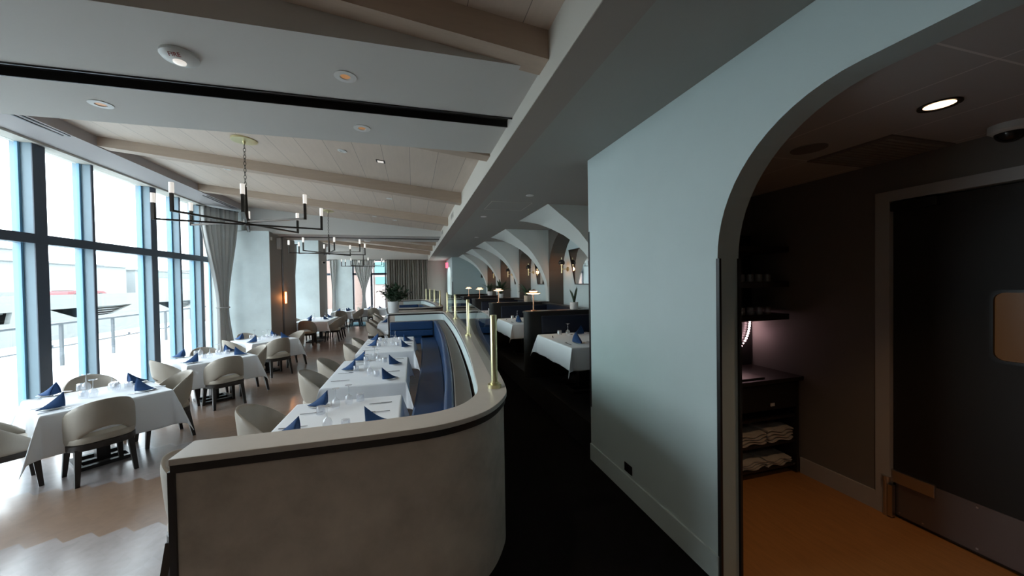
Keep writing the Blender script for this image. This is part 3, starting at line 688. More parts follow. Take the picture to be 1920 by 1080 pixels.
# big plant on the far cap
t = thing('potted_plant', 'large bushy green plant in a white pot on the partition cap', 'plant', (-.56, 11.40, 1.151))
obj('pot', (lambda b: lathe(b, [(0, 0), (.13, 0), (.15, .03), (.165, .34), (.155, .34), (.15, .30), (0, .30)], 32))(bmn()), 'pot', t, smooth=True)
bm = bmn(); lathe(bm, [(0, .302), (.149, .302), (0, .31)], 20); obj('soil', bm, 'soil', t)
bm = bmn(); rnd = random.Random(4)
for k in range(60):
    a = 2*pi*rnd.random(); L = .38+.26*rnd.random(); up = .98-.65*rnd.random(); base = (.07*cos(a)*rnd.random(), .07*sin(a)*rnd.random(), .30)
    tube(bm, [base, (base[0]+L*.9*cos(a)*cos(pi/2*up), base[1]+L*.9*sin(a)*cos(pi/2*up), base[2]+L*.8*sin(pi/2*up))], .003, 4)
    for q in range(5):
        f = .35+.15*q; pos = (base[0]+L*f*cos(a)*cos(pi/2*up), base[1]+L*f*sin(a)*cos(pi/2*up), base[2]+L*f*.9*sin(pi/2*up))
        leaf_blade(bm, pos, a+rnd.uniform(-1.5, 1.5), .16, .042, rnd.uniform(.3, 1.2), up=rnd.uniform(.2, .8), seg=4)
obj('foliage', bm, 'leaf', t, smooth=True)

# ------------------------------------------------------------------ windows on the left
rnd = random.Random(2)
def window_wall(y0, y1, mulls, idx, lab):
    """mulls: list of (y, width) fins"""
    t = thing('window_%d' % idx, lab, 'window', (XW, 0, 0), kind='structure')
    bm = bmn()
    for y, wd in mulls: box(bm, -.24, -.012, y, y+wd, 0, 4.06)
    obj('mullion', bm, 'mull', t)
    bm = bmn()
    for y, wd in mulls: box(bm, -.012, .0, y-.001, y+wd+.001, 0, 4.06)
    box(bm, -.012, .01, y0, y1, 2.65, 2.78); obj('shaded_mullion_face', bm, 'mulldark', t)  # room-side faces coloured dark for their backlit shade
    bm = bmn(); box(bm, -.22, -.012, y0, y1, 2.66, 2.77); obj('transom', bm, 'mull', t)
    bm = bmn(); box(bm, -.16, .02, y0, y1, 0, .10); obj('sill', bm, 'mull', t)
    bm = bmn(); box(bm, -.20, .06, y0, y1, 4.03, 4.058); obj('head_trim', bm, 'header', t)
    bm = bmn()
    ms = sorted(mulls); edges = [y0]+[e for y, wd in ms for e in (y, y+wd)]+[y1]
    for a, b in zip(edges[::2], edges[1::2]):
        if b-a < .05: continue
        box(bm, -.152, -.140, a, b, .10, 2.66); box(bm, -.152, -.140, a, b, 2.77, 4.03)
        # glazing beads
    obj('pane', bm, 'paneglass', t)
    bm = bmn()
    for a, b in zip(edges[::2], edges[1::2]):
        for e in (a, b-.03): box(bm, -.165, -.13, e, e+.03, .1, 4.03)
    obj('glazing_bead', bm, mat('blue_bead_metal_%d' % idx, (.15, .33, .48), .4), t)
    return t
near = [(1.95, .18), (4.25, .18), (6.55, .18), (8.86, .17)]+[(2.89, .045), (5.19, .045), (7.49, .045), (9.77, .05)]+[(10.58, .12)]
window_wall(1.95, 11.3, near, 1, 'tall blue grey mullioned window wall beside the tables')
window_wall(13.5, 16.7, [(13.5, .1), (14.6, .045), (15.6, .045), (16.6, .1)], 2, 'tall window between the two grey pillars')
window_wall(18.13, YE, [(18.13, .1), (19.6, .045), (20.9, .1)], 3, 'last tall side window before the end wall')
struct('wall_left', mkbox(-5.25, -5.0, -4.5, 1.95, 0, 4.06), 'walldark', 'plain left wall behind the camera', 'wall')
# pillars
struct('wall_left', mkbox(-5.25, -3.76, 11.3, 13.49, 0, 3.52), 'column', 'limewashed grey pillar block beside the tied curtain', 'pillar')
struct('trim_9', mkbox(-3.76, -3.75, 11.3, 13.49, 0, 3.50), 'colside', 'side of the nearer pillar block, shade put into its taupe', 'trim')
bm = bmn(); box(bm, -3.752, -3.742, 12.2, 12.34, 0, 3.50)
struct('trim_10', bm, 'black', 'black vertical channel down the nearer pillar side', 'trim')
struct('wall_left', mkbox(-5.25, -3.76, 16.7, 18.13, 0, 3.9), 'column', 'limewashed grey pillar block farther down the room', 'pillar')
struct('trim_11', mkbox(-3.76, -3.75, 16.7, 18.13, 0, 3.9), 'colside', 'side of the farther pillar block, shade put into its taupe', 'trim')
struct('wall_left', mkbox(-5.25, -4.4, 11.3, 13.49, 3.5, 4.2), 'column', 'upper part of the nearer pillar block', 'pillar')
t = thing('wall_light', 'glowing orange bar light on the black channel of the pillar', 'wall lamp', (-3.742, 12.27, 1.66))
obj('housing', mkbox(0, .05, -.05, .05, -.19, .19), 'copper', t, bevel=.004)
bm = bmn(); lathe(bm, [(0, -.17), (.034, -.17), (.034, .17), (0, .17)], 14, (.055, 0, 0)); obj('lit_tube', bm, 'sconceglow', t, smooth=True)
l = bpy.data.lights.new('bar_glow', 'POINT'); l.energy = 3; l.color = (1, .38, .12); l.shadow_soft_size = .06
lo = bpy.data.objects.new('bar_glow', l); C.objects.link(lo); lo.parent = t; lo.location = (.15, 0, 0)
t = thing('wall_speaker', 'small pale grey wall speaker high on the nearer pillar', 'speaker', (-3.75, 11.9, 3.24))
obj('housing', mkbox(0, .08, -.07, .07, -.16, .16), 'whiteplastic', t, bevel=.01); obj('grille', mkbox(.08, .084, -.055, .055, -.14, .14), 'gyp', t)
tag(obj('sensor_box', mkbox(-3.75, -3.72, 11.36, 11.43, 3.28, 3.37), 'whiteplastic', bevel=.005), 'tiny white sensor box near the pillar corner', 'sensor')
t = thing('wall_camera', 'tiny dark camera high on the farther pillar', 'camera', (-3.75, 17.2, 3.0))
obj('base', mkbox(0, .05, -.05, .05, -.05, .05), 'whiteplastic', t); obj('lens', mkbox(.05, .14, -.035, .035, -.035, .035), 'darkplastic', t)

# end wall with windows and drapes
struct('wall_end', mkbox(-5.3, XH, YE-.1, YE+.15, 3.38, 4.3), 'gyp', 'pale header wall above the end windows', 'wall')
struct('wall_end', mkbox(-3.98, -3.13, YE-.12, YE+.15, 0, 3.38), 'column', 'limewashed pier between the end windows', 'wall')
struct('wall_end', mkbox(-5.3, -4.6, YE-.05, YE+.15, 0, 3.38), 'column', 'corner pier at the left of the end wall', 'wall')
struct('wall_end', mkbox(-1.38, XH, YE-.02, YE+.15, 0, 3.38), 'walldark', 'end wall behind the dark drapes', 'wall')
def end_window(x0, x1, ms, idx, lab):
    t = thing('window_%d' % idx, lab, 'window', (0, YE, 0), kind='structure')
    bm = bmn()
    for x, wd in ms: box(bm, x, x+wd, -.02, .10, 0, 3.38)
    box(bm, x0, x1, -.02, .10, 2.55, 2.66); box(bm, x0, x1, -.02, .10, 0, .12); box(bm, x0, x1, -.02, .10, 3.33, 3.38)
    obj('window_frame', bm, 'mulldark', t)
    bm = bmn(); e = [x0]+[q for x, wd in sorted(ms) for q in (x, x+wd)]+[x1]
    for a, b in zip(e[::2], e[1::2]):
        if b-a > .05: box(bm, a, b, .03, .042, .12, 2.55); box(bm, a, b, .03, .042, 2.66, 3.33)
    obj('pane', bm, 'paneglass', t)
end_window(-4.6, -3.98, [(-4.56, .05), (-4.05, .05)], 4, 'narrow end window left of the limewashed pier')
end_window(-3.13, -1.38, [(-3.12, .06), (-2.22, .10), (-1.46, .06)], 5, 'end window with a gathered curtain and dark frame')
# curtains
def curtain(name, base, d, wfun, z0, z1, folds, amp, m, lab, n=150, nz=28, shift=lambda u: 0, group=None, tie=None):
    D = Vector((*d, 0)); Nn = Vector((-d[1], d[0], 0)); bm = bmn(); rows = []
    for j in range(nz+1):
        u = j/nz; z = z0+(z1-z0)*u; wv = wfun(u); row = []
        for i in range(n+1):
            s = i/n; ph = 2*pi*folds*s
            a = amp*(1+.35*sin(3.1*s*folds))*(.7+.3*u)
            off = a*sin(ph)+.25*a*sin(ph*2.3+1)
            p = Vector((*base, z))+D*((s-.5)*wv+shift(u)+.3*a*cos(ph))+Nn*off
            row.append(bm.verts.new(p))
        rows.append(row)
    grid_faces(bm, rows); t = thing(name, lab, 'curtain', group=group)
    o = obj('fabric', bm, m, t, smooth=False)
    o.data.polygons.foreach_set('use_smooth', [True]*len(o.data.polygons)); md = o.modifiers.new('s', 'SOLIDIFY'); md.thickness = .004
    bm = bmn(); L = wfun(1)/2+.05; a = Vector((*base, z1+.01))-D*(L)+D*shift(1); b = Vector((*base, z1+.01))+D*(L)+D*shift(1); tube(bm, [a, b], .012, 8); obj('curtain_rail', bm, 'black', t)
    if tie:
        u = (tie-z0)/(z1-z0); c_ = Vector((*base, tie))+D*shift(u); w_ = wfun(u)/2+.015; bm = bmn()
        ring = [c_+D*(w_*cos(a))+Nn*((amp*1.7+.03)*sin(a)) for a in [2*pi*k/16 for k in range(17)]]; tube(bm, ring, .018, 6); obj('tieback', bm, m, t, smooth=True)
    return t
def lerp_prof(pts):
    def f(u):
        for (a, va), (b, vb) in zip(pts, pts[1:]):
            if u <= b:
                s = (u-a)/(b-a); s = s*s*(3-2*s); return va+(vb-va)*s
        return pts[-1][1]
    return f
curtain('curtain', (-4.70, 10.95), (.55, .83), lerp_prof([(0, .42), (.36, .26), (1, .92)]), .02, 4.0, 8, .045, 'curtain', 'grey curtain tied at the waist at the end of the near windows', shift=lerp_prof([(0, .05), (.36, -.02), (1, -.06)]), tie=1.48)
curtain('curtain', (-4.05, YE-.25), (1, 0), lerp_prof([(0, .22), (.45, .14), (1, .34)]), .02, 3.36, 5, .04, 'curtain', 'slim pale curtain beside the narrow end window', n=80)
curtain('curtain', (-2.55, YE-.2), (1, 0), lerp_prof([(0, .42), (.42, .14), (1, 1.05)]), .02, 3.36, 11, .035, 'curtain', 'hourglass shaped grey curtain gathered before the end window', n=160, tie=1.45)
curtain('curtain', (-.22, YE-.2), (1, 0), lambda u: 2.16, .02, 3.37, 17, .055, 'darkcurtain', 'wide dark grey brown pleated drape on the end wall', n=340, nz=8)
curtain('curtain', (-3.98, 13.68), (.95, .3), lerp_prof([(0, .40), (.4, .20), (1, .44)]), .02, 3.40, 5, .035, 'curtain', 'pale curtain just behind the nearer pillar', n=80)

# exit sign
t = thing('exit_sign', 'small glowing red EXIT sign at the far end of the corridor', 'sign', (1.95, 20.6, 3.02))
obj('housing', mkbox(-.10, -.002, -.19, .19, -.12, .16), 'exitglow', t, bevel=.006)
me = text_mesh('EXIT', .17, .003); o = bpy.data.objects.new('letters', me); C.objects.link(o); me.materials.append(M['whiteplastic']); o.parent = t
o.rotation_euler = (pi/2, 0, -pi/2); o.location = (-.104, 0, .02)
# header vents
for y, lab in ((7.95, 'nearest small louvred vent on the cream header face'), (10.7, 'second small louvred vent on the cream header face'), (14.9, 'third small louvred vent on the cream header face'), (17.6, 'farthest small louvred vent on the cream header face')):
    t = thing('header_vent', lab, 'vent', (XH, y, 3.53), group='vents on the header face')
    obj('frame', mkbox(-.008, 0, 0, .5, -.065, .065), 'header', t)
    bm = bmn(); box(bm, -.011, -.008, .03, .24, -.045, .045); box(bm, -.011, -.008, .26, .47, -.045, .045); obj('louvres', bm, 'walldark', t)

# ------------------------------------------------------------------ ceiling fittings
def pot_light(loc, lab, r=.075, tilt=0, lens='amber', ring='whiteplastic', grp='round ceiling downlights'):
    t = thing('recessed_downlight', lab, 'downlight', loc, group=grp)
    bm = bmn(); lathe(bm, [(r*.45, 0), (r, 0), (r, -.006), (r*.5, -.008)], 26, closed=True); obj('trim_ring', bm, ring, t, smooth=True)
    bm = bmn(); lathe(bm, [(0, -.002), (r*.42, -.002), (r*.42, 0), (0, 0)], 20); obj('lens', bm, lens, t)
    t.rotation_euler = (0, tilt, 0); return t
S = math.atan(.105)
def spot_in(t, e, col=(1, .86, .70), ang=95):
    l = bpy.data.lights.new('pot_beam', 'SPOT'); l.energy = e; l.color = col; l.spot_size = radians(ang); l.spot_blend = .9; l.shadow_soft_size = .05
    o = bpy.data.objects.new('pot_beam', l); C.objects.link(o); o.parent = t; o.location = (0, 0, -.02)
pl0 = pot_light((-.43, 2.80, 3.4875), 'amber eyed downlight in the near band before the black slot')
dup(pl0, (-.43, 3.68, 3.4875), label='amber eyed downlight in the near band past the black slot')
dup(pl0, (-2.38, 3.68, 3.4875), label='amber eyed downlight in the near band close to the windows')
spot_in(pl0, 30)
for x in (-2.2, -.3):  # unseen downlights added to brighten the front of the low wall
    o = dup(pl0, (x, -1.6, zplank(x)-.001), label='added unseen downlight behind the camera, %s side' % ('window' if x < -1 else 'corridor'))
    spot_in(o, 40, ang=140)
def on_plank(x, y): return (x, y, zplank(x)-.001)
r0 = pot_light(on_plank(-.89, 5.40), 'white round downlight on the wood ceiling right of the chandelier', .06, S, 'whiteplastic', 'whiteplastic', 'white ceiling downlights')
for (x, y, lab) in ((-.43, 7.95, 'white downlight on the wood ceiling near the header, beyond the first beam'), (-.95, 10.4, 'small white downlight beside the second chandelier canopy'), (-.44, 10.6, 'small white downlight nearest the header, far bay'),
                    (-3.05, 9.5, 'white downlight over the windows side, far bay'), (-3.1, 7.45, 'white downlight on the ceiling above the window tables')):
    dup(r0, on_plank(x, y), label=lab); bpy.context.scene.collection.objects[-1]
for o in list(C.objects):
    if o.name.startswith('recessed_downlight') and o.get('group') == 'white ceiling downlights': o.rotation_euler = (0, S, 0)
t = thing('square_downlight', 'square trimmed downlight on the wood ceiling by the header', 'downlight', on_plank(-.41, 5.58)); t.rotation_euler = (0, S, 0)
bm = bmn(); box(bm, -.06, .06, -.06, .06, -.006, 0); obj('trim_ring', bm, 'bronze', t); obj('lens', mkbox(-.042, .042, -.042, .042, -.009, -.006), 'tube', t)
for (x, y, lab) in ((1.77, 5.28, 'nearest white downlight in the corridor ceiling'), (1.41, 7.15, 'second white downlight in the corridor ceiling'), (1.83, 10.4, 'third white downlight in the corridor ceiling')):
    dup(r0, (x, y, ZC-.001), 0, label=lab, group='corridor ceiling downlights')
t = thing('access_hatch', 'flush square access hatch in the corridor ceiling', 'hatch', (1.63, 6.1, ZC-.001))
bm = bmn()
for a in ((-.35, .35, -.33, -.322), (-.35, .35, .322, .33), (-.35, -.342, -.322, .322), (.342, .35, -.322, .322)): box(bm, *a, -.003, 0)
obj('frame', bm, 'header', t); obj('door_panel', mkbox(-.338, .338, -.318, .318, -.002, 0), 'corceil', t)
# FIRE alarm on the near band
t = thing('fire_alarm', 'white ceiling fire alarm strobe marked FIRE', 'fire alarm', (-1.40, 2.79, 3.4875))
bm = bmn(); lathe(bm, [(0, 0), (.098, 0), (.10, -.018), (.088, -.034), (.055, -.046), (0, -.048)], 32); obj('body', bm, 'whiteplastic', t, smooth=True)
bm = bmn(); lathe(bm, [(.0, -.046), (.034, -.046), (.032, -.056), (.018, -.062), (0, -.063)], 20); obj('strobe_lens', bm, 'tube', t, smooth=True)
me = text_mesh('FIRE', .036, .001); o = bpy.data.objects.new('lettering', me); C.objects.link(o); me.materials.append(M['red']); o.parent = t
o.rotation_euler = (radians(143), 0, 0); o.location = (.010, -.074, -.0435)
bm = bmn(); lathe(bm, [(0, 0), (.10, 0), (.095, -.04), (.06, -.05), (0, -.05)], 28)
tag(obj('smoke_detector', bm, 'whiteplastic', loc=(-1.41, 12.84, 3.4875), smooth=True), 'white smoke detector on the far flat ceiling band', 'detector')

# ------------------------------------------------------------------ chandeliers
def chandelier(loc, zc, lab):
    t = thing('chandelier', lab, 'chandelier', loc, group='eight armed candle chandeliers')
    H_ = zc-loc[2]
    bm = bmn(); lathe(bm, [(0, H_), (.150, H_), (.150, H_-.026), (.02, H_-.034), (.012, H_-.07), (0, H_-.07)], 28); obj('canopy', bm, 'brass', t, smooth=True)
    bm = bmn(); z = H_-.07; k = 0; L = .058
    top_rod = .50
    while z-L*.72 > top_rod:
        pts = []
        for a in range(11):
            th = 2*pi*a/10; u = cos(th)*.014; v = sin(th)*L*.5
            pts.append((u if k % 2 else 0, 0 if k % 2 else u, z-L*.5+v))
        tube(bm, pts, .0035, 5, caps=False); z -= L*.78; k += 1
    obj('chain', bm, 'bronze', t, smooth=True)
    bm = bmn(); tube(bm, [(0, 0, .50), (0, 0, .02)], [.014, .030], 12); lathe(bm, [(0, -.03), (.03, -.02), (.03, .02), (0, .03)], 14); tube(bm, [(0, 0, z), (0, 0, .5)], .006, 6); obj('rod', bm, 'bronze', t, smooth=True)
    for k in range(8):
        a = radians(19+45*k); d = Vector((cos(a), sin(a), 0)); zz = .012*((k % 4)-1.5); Rr = .90
        bm = bmn(); s = Vector((-d.y, d.x, 0))*.011
        p0, p1 = Vector((0, 0, zz)), d*Rr+Vector((0, 0, zz))
        hexa(bm, [p0-s, p1-s, p1+s, p0+s], [p0-s+Vector((0, 0, .022)), p1-s+Vector((0, 0, .022)), p1+s+Vector((0, 0, .022)), p0+s+Vector((0, 0, .022))])
        box(bm, p1.x-.014, p1.x+.014, p1.y-.014, p1.y+.014, zz, zz+.205)
        arm = obj('arm', bm, 'bronze', t)
        bm = bmn(); lathe(bm, [(0, zz+.205), (.023, zz+.205), (.023, zz+.32), (.019, zz+.32), (.019, zz+.21), (0, zz+.21)], 14, (p1.x, p1.y, 0)); obj('glass_sleeve', bm, 'tube', arm, smooth=True)
    return t
chandelier((-2.13, 5.62, 2.845), zplank(-2.13), 'nearest eight armed dark bronze chandelier with glass candle sleeves')
chandelier((-2.10, 10.45, 2.845), zplank(-2.10), 'second dark bronze candle chandelier down the dining room')
chandelier((-2.10, 17.4, 2.845), zplank(-2.10), 'farthest dark bronze candle chandelier near the end windows')

# ------------------------------------------------------------------ chairs
def make_chair(lab):
    t = thing('dining_chair', lab, 'chair', (0, 0, 0), 0, 'beige barrel back dining chairs')
    # seat cushion (D shape), local +x faces the table
    def dshape(rx, ry, n=24):
        pts = []
        for k in range(n):
            a = 2*pi*k/n; c, s = cos(a), sin(a); e = 3.2
            pts.append((rx*abs(c)**(2/e)*(1 if c > 0 else -1), ry*abs(s)**(2/e)*(1 if s > 0 else -1)))
        return pts
    def puck(bm, rx, ry, zs):
        rows = []
        for z, k in zs: rows.append([bm.verts.new((x*k, y*k, z)) for x, y in dshape(rx, ry)])
        grid_faces(bm, rows, True); bm.faces.new(rows[0][::-1]); bm.faces.new(rows[-1]); return bm
    obj('seat', puck(bmn(), .245, .255, [(.405, .95), (.415, 1), (.455, 1.0), (.475, .95), (.482, .8)]), 'chairseat', t, smooth=True)
    obj('seat_frame', puck(bmn(), .25, .26, [(.34, .97), (.345, 1), (.402, 1), (.406, .98)]), 'dwood', t, smooth=True)
    # curved shell back with an arched gap above the seat
    bm = bmn(); na, nh = 28, 10; th = .018; outs, ins = [], []
    for i in range(na+1):
        s = -1+2*i/na; a = s*radians(124); a_s = abs(s)
        ztop = .855-.41*a_s**2.15
        zbot = .405+.155*max(0, 1-(a_s/.45)**2)
        ro, ri = [], []
        for j in range(nh+1):
            v = j/nh; z = zbot+(ztop-zbot)*v; hh = (z-.40)/.43
            rx = .255+.045*hh; ry = .262-.012*hh*hh
            rnd_ = th*(1-.55*(abs(2*v-1)**6))
            for lst, sgn in ((ro, 1), (ri, -1)):
                R1, R2 = rx+sgn*rnd_, ry+sgn*rnd_
                ca = cos(a); lst.append(bm.verts.new((-R1*ca*(1 if ca > 0 else 1.45), R2*max(abs(sin(a)), .90 if ca < 0 else 0)*(1 if a > 0 else -1) if ca < 0 else R2*sin(a), z)))
        outs.append(ro); ins.append(ri)
    for A in (outs, ins): grid_faces(bm, A)
    for i in range(na):
        for j in (0, nh): bm.faces.new((outs[i][j], outs[i+1][j], ins[i+1][j], ins[i][j]))
    for i in (0, na):
        for j in range(nh): bm.faces.new((outs[i][j], outs[i][j+1], ins[i][j+1], ins[i][j]))
    o = obj('backrest', bm, 'chair', t); o.data.polygons.foreach_set('use_smooth', [True]*len(o.data.polygons))
    try: o.data.set_sharp_from_angle(angle=radians(75))
    except Exception: pass
    for sx in (-1, 1):
        for sy in (-1, 1):
            bm = bmn(); x0, y0 = sx*.185, sy*.19; x1, y1 = sx*.185+(.03*sx if sx > 0 else -.06), sy*.215; q = .026; r = .017
            hexa(bm, [(x1-r, y1-r, 0), (x1+r, y1-r, 0), (x1+r, y1+r, 0), (x1-r, y1+r, 0)], [(x0-q, y0-q, .362), (x0+q, y0-q, .362), (x0+q, y0+q, .362), (x0-q, y0+q, .362)])
            obj('leg', bm, 'dwood', t)
    return t
chair0 = [None]
def place_chair(tx, ty, ang, lab, topdist=.27):
    """tx,ty: where the top of the back is; ang: facing direction (deg)"""
    a = radians(ang); x = tx+cos(a)*topdist; y = ty+sin(a)*topdist
    if chair0[0] is None: chair0[0] = make_chair(lab); o = chair0[0]; o.location = (x, y, 0); o.rotation_euler = (0, 0, a)
    else: o = dup(chair0[0], (x, y, 0), a, label=lab)
    return o
CH = [(-3.133, 4.79, 136, 'beige barrel chair seen from behind at the nearest window table'),
      (-3.03, 6.02, 224, 'beige barrel chair on the right side of the nearest window table'),
      (-4.22, 6.15, 316, 'beige barrel chair behind the nearest window table by the glass'),
      (-4.20, 4.64, 44, 'beige chair cut off by the left edge of the photo'),
      (-4.02, 7.08, 44, 'beige chair on the left of the second window table'),
      (-2.96, 7.03, 132, 'beige chair backing toward the camera at the second window table'),
      (-2.856, 8.15, 222, 'beige chair on the right of the second window table'),
      (-3.92, 8.25, 312, 'beige chair behind the second window table'),
      (-3.95, 9.20, 44, 'beige chair on the left of the third window table'),
      (-2.83, 9.10, 134, 'beige chair with back to the camera at the third window table'),
      (-2.79, 10.45, 224, 'beige chair on the right of the third window table'),
      (-4.05, 10.38, 316, 'beige chair behind the third window table by the curtain'),
      (-3.46, 13.35, 90, 'beige chair at the near end of the long table by the pillar'),
      (-2.52, 14.2, 180, 'beige chair at the near right of the long table by the pillar'),
      (-2.52, 15.0, 180, 'beige chair at the far right of the long table by the pillar'),
      (-4.25, 14.9, 0, 'beige chair on the window side of the long table by the pillar'),
      (-2.42, 18.7, 180, 'beige chair at the right of the farthest long table'),
      (-2.42, 19.4, 185, 'beige chair at the back right of the farthest long table'),
      (-3.22, 17.95, 90, 'beige chair at the near end of the farthest long table'),
      (-1.92, 19.2, 90, 'grey beige chair facing the end windows near the drapes'),
      (-2.75, 20.3, 10, 'pale chair beside the last table near the drapes'),
      (-1.62, 3.02, 0, 'beige chair mostly hidden behind the low wall end'),
      (-1.60, 4.02, 0, 'beige chair just past the low wall at the first banquette table'),
      (-1.47, 5.48, 0, 'nearer beige chair at the second banquette table'),
      (-1.43, 6.30, 0, 'farther beige chair at the second banquette table'),
      (-1.29, 7.70, 0, 'nearer beige chair at the third banquette table'),
      (-1.25, 8.50, 0, 'farther beige chair at the third banquette table'),
      (-1.40, 12.2, 0, 'nearer beige chair at the table beside the big plant'),
      (-1.40, 13.05, 0, 'farther beige chair at the table beside the big plant'),
      (-1.46, 14.9, 0, 'nearer beige chair at the far banquette table'),
      (-1.50, 15.8, 0, 'farther beige chair at the far banquette table')]
for c in CH: place_chair(*c)

# ------------------------------------------------------------------ tables and cloths
def cloth_bm(a, b, hang, seed=0, rc=.012):
    """draped rectangular cloth for a top a x b (half sizes), origin at top centre"""
    rnd = random.Random(seed); bm = bmn()
    def axis(h):
        v = [-(h+hang)+hang*k/9 for k in range(9)]+[-h-.007, -h, -h+.007]+[-h+2*h*k/14 for k in range(1, 14)]+[h-.007, h, h+.007]+[h+hang*k/9 for k in range(1, 10)]
        return v
    X, Y = axis(a), axis(b); ph = [rnd.uniform(0, 6.28) for _ in range(8)]
    rows = []
    for x in X:
        row = []
        for y in Y:
            dx, dy = max(abs(x)-a, 0), max(abs(y)-b, 0); sx, sy = (1 if x > 0 else -1), (1 if y > 0 else -1)
            cx, cy = max(-a, min(a, x)), max(-b, min(b, y))
            if dx == 0 and dy == 0: p = (cx, cy, 0)
            elif dy == 0:
                w_ = .012*dx/hang*sin(y*11+ph[0]+sx)+.008*dx/hang*sin(y*23+ph[1]); p = (cx+sx*(.012+.06*dx+w_), cy, -dx)
            elif dx == 0:
                w_ = .012*dy/hang*sin(x*11+ph[2]+sy)+.008*dy/hang*sin(x*23+ph[3]); p = (cx, cy+sy*(.012+.06*dy+w_), -dy)
            else:
                r = sqrt(dx*dx+dy*dy); phi = atan2(dy, dx); k = sin(2*phi)
                al = radians(4+14*k); out = r*sin(al); ang = phi
                # fold towards the diagonal
                tt = phi+.35*sin(4*phi)
                p = (cx+sx*(.012+out*cos(tt)+.02*cos(phi)*r), cy+sy*(.012+out*sin(tt)+.02*sin(phi)*r), -r*cos(al)*(1-.06*k))
            row.append(bm.verts.new(p))
        rows.append(row)
    grid_faces(bm, rows)
    return bm
cloth_cache = {}
table_proto = {}
def table(x, y, z, a, b, ang, hang, tlab, clab, zf=0, base=True):
    key = (round(a, 2), round(b, 2), round(z-zf, 2))
    rz = radians(ang)
    if key not in table_proto:
        t = thing('dining_table', tlab, 'table', (x, y, zf), rz, 'cloth covered dining tables'); h = z-zf
        obj('tabletop', mkbox(-a+.02, a-.02, -b+.02, b-.02, h-.045, h-.014), 'dwood', t)
        n = max(1, int(round(2*b/1.0)))
        for k in range(n):
            yo = (k-(n-1)/2)*(2*b/n)
            obj('column', mkbox(-.055, .055, yo-.055, yo+.055, .04, h-.035), 'black', t)
            bm = bmn(); q = .23
            for A in ((-q, q, yo-q, yo-q+.05), (-q, q, yo+q-.05, yo+q), (-q, -q+.05, yo-q+.05, yo+q-.05), (q-.05, q, yo-q+.05, yo+q-.05), (-q+.05, q-.05, yo-.03, yo+.03)): box(bm, *A, 0, .04)
            obj('floor_base', bm, 'black', t)
        table_proto[key] = t
    else: dup(table_proto[key], (x, y, zf), rz, label=tlab)
    ck = key+(hang,)
    if ck not in cloth_cache:
        o = obj('tablecloth', cloth_bm(a+.004, b+.004, hang, len(cloth_cache)), 'cloth'); o.data.polygons.foreach_set('use_smooth', [True]*len(o.data.polygons))
        md = o.modifiers.new('bev', 'SUBSURF'); md.levels = 1; md.render_levels = 1
        md = o.modifiers.new('s', 'SOLIDIFY'); md.thickness = .003; md.offset = 1
        tag(o, clab, 'tablecloth', 'white tablecloths'); cloth_cache[ck] = o; o.location = (x, y, z-.001); o.rotation_euler = (0, 0, rz)
    else:
        o = dup(cloth_cache[ck], (x, y, z-.001), rz, label=clab)
# place-setting pieces
protos = {}
def wine_glass():
    bm = bmn()
    prof = [(.030, 0), (.038, .03), (.040, .055), (.030, .085), (.010, .10), (.0045, .108), (.004, .185), (.012, .192), (.036, .198), (.036, .200), (0, .203)]
    lathe(bm, prof, 20)
    return bm
def tumbler():
    bm = bmn(); lathe(bm, [(.040, 0), (.036, .072), (.034, .076), (0, .078), (0, .066), (.031, .064), (.036, 0)], 20); return bm
def plate():
    bm = bmn(); lathe(bm, [(0, .004), (.05, .004), (.082, .012), (.085, .012), (.084, .009), (.052, 0), (0, 0)], 28); return bm
def napkin():
    # folded standing cone: tip low at -x (towards the diner), peak at +x
    bm = bmn(); L = .095; n = 8
    def side(s):
        rows = []
        for i in range(n+1):
            u = i/n; x = -L+2*L*u*.95; h = .140*u**1.45+.004; wd = .062*sin(min(1, u*1.15)*pi/2)
            row = []
            for j in range(6):
                v = j/5; row.append(bm.verts.new((x+.012*u*v, s*wd*(1-v)**.8*(1+.25*sin(pi*v)), h*v)))
            rows.append(row)
        grid_faces(bm, rows); return rows
    a = side(1); b = side(-1)
    bmesh.ops.remove_doubles(bm, verts=bm.verts, dist=.0006)
    return bm
def napkin_fold():
    bm = bmn()
    hexa(bm, [(.072, -.055, .0), (.085, -.055, 0), (.087, .055, 0), (.072, .055, 0)], [(.084, -.006, .125), (.088, -.004, .125), (.088, .004, .125), (.084, .006, .125)])
    return bm
def knife():
    bm = bmn(); box(bm, -.11, -.005, -.006, .006, .0, .006); hexa(bm, [(-.005, -.006, .001), (.10, -.004, .001), (.115, .006, .001), (-.005, .009, .001)], [(-.005, -.006, .004), (.10, -.004, .004), (.115, .006, .004), (-.005, .009, .004)]); return bm
def fork():
    bm = bmn(); box(bm, -.10, .035, -.0045, .0045, .001, .005); box(bm, .035, .055, -.011, .011, .003, .006)
    for k in range(4): box(bm, .055, .10, -.011+k*.0062, -.0078+k*.0062, .004, .007)
    return bm
